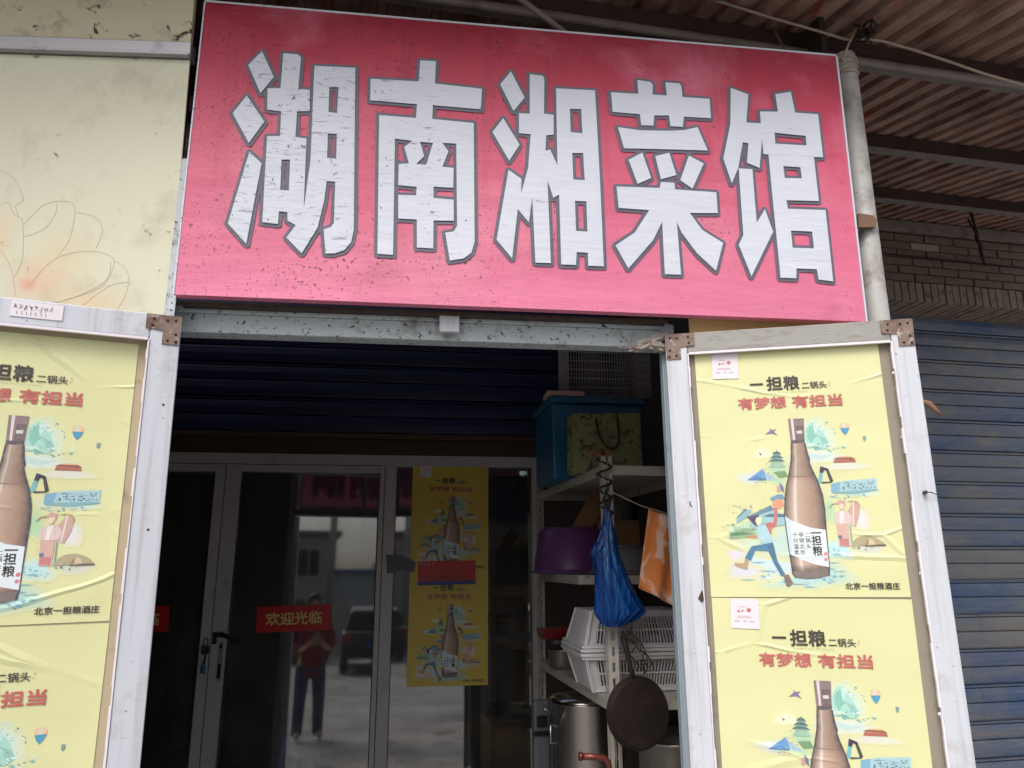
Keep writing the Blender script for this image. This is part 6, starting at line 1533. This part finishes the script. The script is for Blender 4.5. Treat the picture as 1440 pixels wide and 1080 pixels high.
MB().lathe([(0.0, -0.045), (0.03, -0.034), (0.045, -0.008), (0.046, 0.0), (0.042, -0.008), (0.028, -0.030), (0, -0.040)], 24, (-0.004, 0, 0.02)).build('bowl', M['steel'], lad)
cpp = [(0.648, 2.60, 0.0), (0.648, 2.60, 0.6), (0.648, 2.60, 1.185), (0.644, 2.60, 1.208), (0.630, 2.60, 1.222), (0.60, 2.60, 1.226), (0.552, 2.60, 1.230)]
tag(MB().tube(cpp, 0.0105, 12).lathe([(0.0105, 0), (0.0145, 0.0), (0.0145, 0.012), (0.0105, 0.012)], 12, (0.648, 2.60, 1.10)).tube([(0.556, 2.60, 1.2295), (0.546, 2.60, 1.2303)], 0.0145, 12).build('bent_pipe', M['copper']), 'red brown bent pipe rising in front of the stock pot', 'pipe')
gc = thing('folding_stool', 'folded grey plastic step stool with black clip leaning at the far upright', 'stool', (0.585, 3.62, 0.0), (0, 0, 0.15))
MB().box(-0.040, 0.040, -0.02, 0.02, 0.0, 1.235).build('leg_panel', M['case_grey'], gc, 0.012)
MB().box(-0.046, 0.034, -0.034, -0.0205, 1.085, 1.105).box(-0.030, 0.022, -0.03, -0.0205, 1.120, 1.17).build('clip', M['black'], gc, 0.004)
MB().tube([(-0.002, -0.03, 1.205), (0.030, -0.034, 1.185), (0.040, -0.034, 1.16), (0.040, -0.034, 0.95)], 0.004, 6).build('wire_handle', M['steel'], gc)

# blue plastic bag hanging from the near upright
bgt = thing('plastic_bag', 'crumpled blue plastic bag hanging from the rack upright', 'bag', (0.715, 2.735, 1.625))
prof = [(0.425, -0.012, 0.008, 0.007), (0.385, -0.010, 0.014, 0.012), (0.33, -0.012, 0.026, 0.018), (0.285, -0.018, 0.038, 0.024), (0.262, -0.028, 0.047, 0.026), (0.24, -0.018, 0.045, 0.028), (0.19, -0.006, 0.052, 0.032),
        (0.13, 0.006, 0.064, 0.036), (0.085, 0.018, 0.076, 0.036), (0.058, 0.028, 0.084, 0.032), (0.036, 0.016, 0.068, 0.030), (0.012, 0.004, 0.046, 0.022), (0.0, 0.0, 0.018, 0.010)]
N = 110; vv, ff = [], []
for (z, cx_, a, b) in prof:
    for k in range(N):
        t = 2 * pi * k / N
        pl = 0.92 + 0.16 * abs(sin(6 * t + z * 7)) + 0.12 * abs(sin(13 * t - z * 26 + 1)) - 0.06 * sin(27 * t + z * 60)
        vv.append((cx_ + a * pl * cos(t), b * pl * sin(t), z + 0.006 * sin(5 * t) * (1 if z > 0.02 else 0)))
for j in range(len(prof) - 1):
    for k in range(N): ff.append((j * N + k, (j + 1) * N + k, (j + 1) * N + (k + 1) % N, j * N + (k + 1) % N))
ff.append(tuple(range((len(prof) - 1) * N, len(prof) * N)))
MB().add(vv, ff, 0, True).build('body', M['bag_film'], bgt)
MB().tube([(-0.012, 0, 0.42), (-0.020, 0.01, 0.455), (-0.008, 0.02, 0.50), (0.004, 0.01, 0.46), (-0.006, 0, 0.425)], 0.006, 6).build('tied_handle', M['dark_cable'], bgt)
mb = MB()
for i in range(30):
    a = i * 0.8
    z = 2.02 + i * 0.0075
    mb.tube([(0.703 + 0.03 * sin(a), 2.772 + 0.01 * cos(a), z), (0.712 + 0.028 * sin(a + 0.8), 2.772, z + 0.012)], 0.0045, 5)
tag(mb.build('cord_coil', M['dark_cable']), 'dark cord wound round the top of the rack upright', 'cord')
# orange towel
tw = MB(); nx, nz = 16, 18; vv = []
for j in range(nz + 1):
    w = j / nz
    for i in range(nx + 1):
        u = i / nx
        x0, x1 = 0.868 - 0.049 * w, 1.02 - 0.02 * w
        z0, z1 = 2.050 - 0.29 * w, 2.000 - 0.330 * w
        vv.append((x0 + (x1 - x0) * u, 2.735 + 0.014 * sin(u * 11 + w * 1.2) * (0.3 + w), z0 + (z1 - z0) * u))
tw.add(vv, [(j * (nx + 1) + i, (j + 1) * (nx + 1) + i, (j + 1) * (nx + 1) + i + 1, j * (nx + 1) + i + 1) for j in range(nz) for i in range(nx)], 0, True)
two = tw.build('hanging_towel', M['towel'])
sm = two.modifiers.new('thickness', 'SOLIDIFY'); sm.thickness = 0.006
tag(two, 'orange towel with pale blotches hanging beside the jamb post', 'towel')
tag(MB().tube([(0.72, 2.755, 2.12), (0.84, 2.74, 2.062), (0.90, 2.738, 2.045), (1.02, 2.738, 2.01), (1.385, 2.75, 2.03)], 0.002, 5).build('drying_line', M['cable']), 'thin line from the rack carrying the orange towel', 'line')
# ------------------------------------------------------------------ the street behind the viewer, seen in the glass
M['house_wall'] = pbr('grey house render', (168, 164, 156), 0.9, var=0.12, vscale=0.7, dirt=((112, 108, 102), 0.5, 0.8, 0.6))
M['roof_tile'] = pbr('grey roof tile', (84, 84, 86), 0.8, var=0.2, vscale=3)
M['window_dark'] = pbr('dark window glass', (36, 40, 46), 0.15)
M['concrete'] = pbr('concrete pole', (150, 146, 138), 0.9, var=0.1, vscale=4)
M['car_dark'] = pbr('dark car paint', (34, 36, 40), 0.18, var=0.05)
M['car_glass'] = pbr('car glass', (20, 22, 26), 0.06)
M['tyre'] = pbr('tyre rubber', (24, 24, 24), 0.85)
M['lamp_red'] = pbr('tail lamp', (150, 22, 24), 0.2)
M['plate_blue'] = pbr('blue number plate', (40, 80, 170), 0.4)
M['shed'] = pbr('white shed cladding', (206, 208, 206), 0.6, var=0.06, vscale=2)
M['shed_blue'] = pbr('blue shed roof', (52, 106, 170), 0.5, var=0.1, vscale=2)
M['bark'] = pbr('bark', (84, 70, 56), 0.9, var=0.2, vscale=10)
M['leaf'] = pbr('leaves', (66, 88, 46), 0.6, var=0.35, vscale=2)
M['skin'] = pbr('skin', (196, 150, 124), 0.5, var=0.05)
M['hair'] = pbr('hair', (26, 22, 20), 0.6)
M['jacket'] = pbr('red jacket cloth', (128, 24, 36), 0.8, var=0.12, vscale=12)
M['jeans'] = pbr('blue jeans cloth', (44, 60, 98), 0.85, var=0.15, vscale=14)

hs = thing('house', 'grey rendered two-storey house across the street, seen in the glass', 'house', (0.2, -20.0, 0))
MB().box(-3.4, 1.4, -6, 0, 0, 4.3).build('wall', M['house_wall'], hs, 0.02)
MB().box(-3.7, 1.7, -6.3, 0.3, 4.301, 4.5).build('roof', M['roof_tile'], hs, 0.02)
for x in (-2.6, -0.9, 0.5):
    for z in (0.9, 2.75):
        wd_ = MB().box(x - 0.45, x + 0.45, -0.02, 0.04, z, z + 1.1).build('window', M['alu_dark'], hs)
        MB().box(x - 0.40, x - 0.02, 0.041, 0.05, z + 0.05, z + 1.05).box(x + 0.02, x + 0.40, 0.041, 0.05, z + 0.05, z + 1.05).build('pane', M['window_dark'], wd_)
h2 = thing('house', 'low plain house further along the street, seen in the glass', 'house', (8.6, -30.0, 0))
MB().box(-2.4, 5.2, -6, 0, 0, 3.6).build('wall', M['house_wall'], h2, 0.02)
MB().add([(-2.7, 0.4, 3.602), (5.5, 0.4, 3.602), (5.5, -6.4, 3.602), (-2.7, -6.4, 3.602), (-2.7, -3, 5.0), (5.5, -3, 5.0)], [(0, 1, 5, 4), (2, 3, 4, 5), (0, 4, 3), (1, 2, 5), (0, 3, 2, 1)]).build('roof', M['roof_tile'], h2)
sd = thing('shed', 'white shed with blue roof across the street, seen in the glass', 'shed', (3.1, -24.0, 0))
MB().box(-0.9, 0.9, -3, 0, 0, 3.1).build('wall', M['shed'], sd, 0.01)
MB().box(-1.1, 1.1, -3.2, 0.25, 3.101, 3.25).build('roof', M['shed_blue'], sd)
up_ = thing('utility_pole', 'concrete utility pole with crossarm and wires, seen in the glass', 'pole', (1.45, -18.5, 0))
MB().tube([(0, 0, 0), (0, 0, 8.5)], [0.16, 0.11], 14).build('mast', M['concrete'], up_)
MB().bar((-0.9, 0, 7.9), (0.9, 0, 7.9), 0.08, 0.1).bar((-0.6, 0.05, 5.6), (0.6, 0.05, 5.6), 0.06, 0.08).build('crossarm', M['concrete'], up_)
mb = MB()
for x in (-0.8, -0.3, 0.3, 0.8):
    for s in (-1, 1):
        mb.tube([(x, 0, 8.0), (x + s * 8, 0.3, 7.3), (x + s * 16, 0.6, 7.6)], 0.018, 5)
for x in (-0.5, 0.5):
    for s in (-1, 1): mb.tube([(x, 0.05, 5.65), (x + s * 8, 0.3, 5.0), (x + s * 16, 0.6, 5.4)], 0.02, 5)
mb.build('overhead_wires', M['dark_cable'], up_)

def suv(label, loc, rz, paint='car_dark'):
    """estate body from a side outline, rear end towards local +y"""
    c = thing('parked_car', label, 'car', loc, (0, 0, rz))
    low = [(-2.25, 0.42), (-2.30, 0.62), (-2.22, 0.86), (-1.2, 1.02), (1.95, 1.08), (2.22, 1.02), (2.30, 0.70), (2.26, 0.40)]
    top = [(-1.15, 1.02), (-0.55, 1.52), (-0.1, 1.64), (1.45, 1.64), (1.85, 1.52), (2.12, 1.075)]
    def hull(prof, w0, w1):
        mb = MB(); n = len(prof); vs = []
        for s in (-1, 1):
            for i, (y, z) in enumerate(prof):
                k = (z - prof[0][1]) / max(p[1] - prof[0][1] for p in prof)
                vs.append((s * (w0 + (w1 - w0) * max(0, k)), y, z))
        fs = [tuple(range(n)), tuple(range(n, 2 * n))[::-1]] + [(i, i + n, (i + 1) % n + n, (i + 1) % n) for i in range(n)]
        return mb.add(vs, fs)
    hull(low, 0.90, 0.88).build('body', M[paint], c, 0.06)
    hull(top, 0.84, 0.66).build('cabin', M[paint], c, 0.05)
    MB().add([(-0.62, 1.905, 1.53), (0.62, 1.905, 1.53), (0.72, 2.125, 1.12), (-0.72, 2.125, 1.12)], [(0, 3, 2, 1)]).build('rear_window', M['car_glass'], c)
    for s in (-1, 1):
        MB().add([(s * 0.846, -0.85, 1.10), (s * 0.846, 1.8, 1.12), (s * 0.715, 1.55, 1.55), (s * 0.715, -0.35, 1.55)], [(0, 1, 2, 3)] if s > 0 else [(3, 2, 1, 0)]).build('side_window', M['car_glass'], c)
        MB().box(s * 0.62, s * 0.89, 2.20, 2.275, 0.80, 0.98).build('tail_lamp', M['lamp_red'], c, 0.02)
        for y in (-1.4, 1.45):
            w = MB().lathe([(0, -0.11), (0.33, -0.11), (0.36, -0.06), (0.36, 0.06), (0.33, 0.11), (0, 0.11)], 28, axis='y')
            w.v = [(s * 0.80 + yy, y + xx, 0.36 + zz) for xx, yy, zz in w.v]
            w.build('wheel', M['tyre'], c)
    MB().box(-0.24, 0.24, 2.305, 2.32, 0.62, 0.76).build('number_plate', M['plate_blue'], c)
    MB().box(-0.88, 0.88, 2.22, 2.34, 0.38, 0.56).build('bumper', M['black'], c, 0.03)
    return c
M['car_white'] = pbr('white car paint', (206, 208, 210), 0.2, var=0.03)
suv('white parked estate car beside the dark one, seen in the glass', (4.6, -10.6, 0.0), 0.04, 'car_white')
suv('dark parked estate car furthest up the street, seen in the glass', (0.2, -16.5, 0.0), -0.05)
suv('dark parked estate car seen in the glass door', (2.15, -11.9, 0.0), 0.10)

def tree(label, loc, h, r, seed):
    t = thing('street_tree', label, 'tree', loc)
    rnd = random.Random(seed)
    mb = MB().tube([(0, 0, 0), (0.05, 0, h * 0.3), (0, 0.06, h * 0.6)], [0.16, 0.12, 0.06], 8)
    for k in range(7):
        a = k * 0.9
        mb.tube([(0.03, 0.02, h * (0.3 + 0.04 * k)), (r * 0.5 * cos(a), r * 0.5 * sin(a), h * (0.55 + 0.04 * k))], [0.05, 0.015], 5)
    mb.build('trunk', M['bark'], t)
    lf = MB()
    cl = [(rnd.gauss(0, r * 0.5), rnd.gauss(0, r * 0.5), h * 0.68 + rnd.gauss(0, h * 0.13), rnd.uniform(0.25, 0.5) * r) for _ in range(22)]
    for i in range(2600):
        c = rnd.choice(cl)
        d = Vector((rnd.gauss(0, 1), rnd.gauss(0, 1), rnd.gauss(0, 0.8))).normalized() * c[3] * rnd.random() ** 0.4
        p = Vector(c[:3]) + d
        a = Vector((rnd.gauss(0, 1), rnd.gauss(0, 1), rnd.gauss(0, 1))).normalized() * 0.10; b = a.orthogonal().normalized() * 0.06
        lf.add([p - a, p + b, p + a, p - b], [(0, 1, 2, 3)])
    lf.build('crown', M['leaf'], t)
tree('leafy street tree behind the parked car, seen in the glass', (5.2, -23.0, 0), 4.6, 1.5, 1)
tree('leafy street tree right of the shed, seen in the glass', (7.0, -20.0, 0), 5.0, 1.7, 2)

# passer-by in red, standing beside the viewer and mirrored in the door
pe = thing('person', 'person in red jacket and blue jeans mirrored in the glass door', 'person', (-0.28, -0.50, 0.0), (0, 0, radians(-8)))
def skin_mesh(name, joints, edges, mat, levels=2):
    me = bpy.data.meshes.new(name)
    me.from_pydata([j[0] for j in joints], edges, [])
    me.materials.append(mat)
    o = link(name, me, pe)
    sk = o.modifiers.new('skin', 'SKIN'); sk.use_smooth_shade = True
    for i, j in enumerate(joints):
        me.skin_vertices[0].data[i].radius = j[1]
    me.skin_vertices[0].data[0].use_root = True
    su = o.modifiers.new('sub', 'SUBSURF'); su.levels = levels; su.render_levels = levels
    return o
# faces +y (towards the shop); one continuous body under the clothes
J = [((0, 0, 0.96), (0.15, 0.105)), ((0, 0.01, 1.15), (0.135, 0.095)), ((0, 0.0, 1.36), (0.165, 0.105)), ((0, 0.0, 1.455), (0.065, 0.06)), ((0, 0.02, 1.53), (0.052, 0.055)),
     ((0, 0.03, 1.60), (0.068, 0.08)), ((0, 0.025, 1.68), (0.072, 0.088)), ((0, 0.01, 1.735), (0.045, 0.05)),
     ((-0.17, 0, 1.40), (0.06, 0.06)), ((-0.25, -0.02, 1.15), (0.046, 0.046)), ((-0.17, 0.16, 1.08), (0.036, 0.036)), ((-0.08, 0.26, 1.16), (0.028, 0.036)),
     ((0.17, 0, 1.40), (0.06, 0.06)), ((0.25, -0.02, 1.15), (0.046, 0.046)), ((0.17, 0.16, 1.08), (0.036, 0.036)), ((0.08, 0.26, 1.16), (0.028, 0.036)),
     ((-0.10, 0, 0.86), (0.09, 0.095)), ((-0.12, 0.02, 0.50), (0.062, 0.066)), ((-0.13, -0.01, 0.10), (0.042, 0.046)), ((-0.14, 0.13, 0.045), (0.04, 0.035)),
     ((0.10, 0, 0.86), (0.09, 0.095)), ((0.12, 0.02, 0.50), (0.062, 0.066)), ((0.13, -0.01, 0.10), (0.042, 0.046)), ((0.15, 0.13, 0.045), (0.04, 0.035))]
Ed = [(0, 1), (1, 2), (2, 3), (3, 4), (4, 5), (5, 6), (6, 7), (2, 8), (8, 9), (9, 10), (10, 11), (2, 12), (12, 13), (13, 14), (14, 15), (0, 16), (16, 17), (17, 18), (18, 19), (0, 20), (20, 21), (21, 22), (22, 23)]
skin_mesh('body', J, Ed, M['skin'])
jk = [((0, 0, 0.70), (0.19, 0.14)), ((0, 0, 0.90), (0.19, 0.14)), ((0, 0.01, 1.15), (0.175, 0.13)), ((0, 0.0, 1.36), (0.185, 0.125)), ((0, 0.0, 1.47), (0.085, 0.08)),
      ((-0.185, 0, 1.41), (0.08, 0.08)), ((-0.265, -0.02, 1.15), (0.064, 0.064)), ((-0.175, 0.165, 1.085), (0.050, 0.050)), ((0.185, 0, 1.41), (0.08, 0.08)), ((0.265, -0.02, 1.15), (0.064, 0.064)), ((0.175, 0.165, 1.085), (0.050, 0.050))]
skin_mesh('jacket', jk, [(0, 1), (1, 2), (2, 3), (3, 4), (3, 5), (5, 6), (6, 7), (3, 8), (8, 9), (9, 10)], M['jacket'])
jn = [((0, 0, 0.98), (0.165, 0.12)), ((-0.10, 0, 0.84), (0.105, 0.11)), ((-0.12, 0.02, 0.50), (0.08, 0.085)), ((-0.13, -0.01, 0.03), (0.065, 0.07)), ((0.10, 0, 0.84), (0.105, 0.11)), ((0.12, 0.02, 0.50), (0.08, 0.085)), ((0.13, -0.01, 0.03), (0.065, 0.07))]
skin_mesh('jeans', jn, [(0, 1), (1, 2), (2, 3), (0, 4), (4, 5), (5, 6)], M['jeans'])
hr = MB().lathe([(0.0, 0.10), (0.05, 0.094), (0.082, 0.06), (0.092, 0.01), (0.088, -0.05), (0.070, -0.07), (0.076, 0.0), (0, 0.07)], 20, (0, 0.0, 1.685)).build('hair', M['hair'], pe)
for s in (-1, 1):      # simple mitten of four bent fingers and a thumb round the phone
    for k in range(4):
        skin_pts = [(s * 0.07, 0.255, 1.135 + 0.02 * k), (s * 0.065, 0.305 - 0.004 * k, 1.145 + 0.02 * k), (s * 0.035, 0.318 - 0.004 * k, 1.15 + 0.02 * k)]
        MB().tube(skin_pts, [0.010, 0.009, 0.007], 8).build('finger', M['skin'], pe)
    MB().tube([(s * 0.085, 0.245, 1.17), (s * 0.075, 0.27, 1.20), (s * 0.05, 0.285, 1.215)], [0.012, 0.010, 0.008], 8).build('thumb', M['skin'], pe)
tag(MB().box(-0.28, -0.205, -0.216, -0.206, 1.14, 1.295).build('mobile_phone', M['alu_pot'], None, 0.004), 'silver mobile phone held by the mirrored person in red', 'phone')
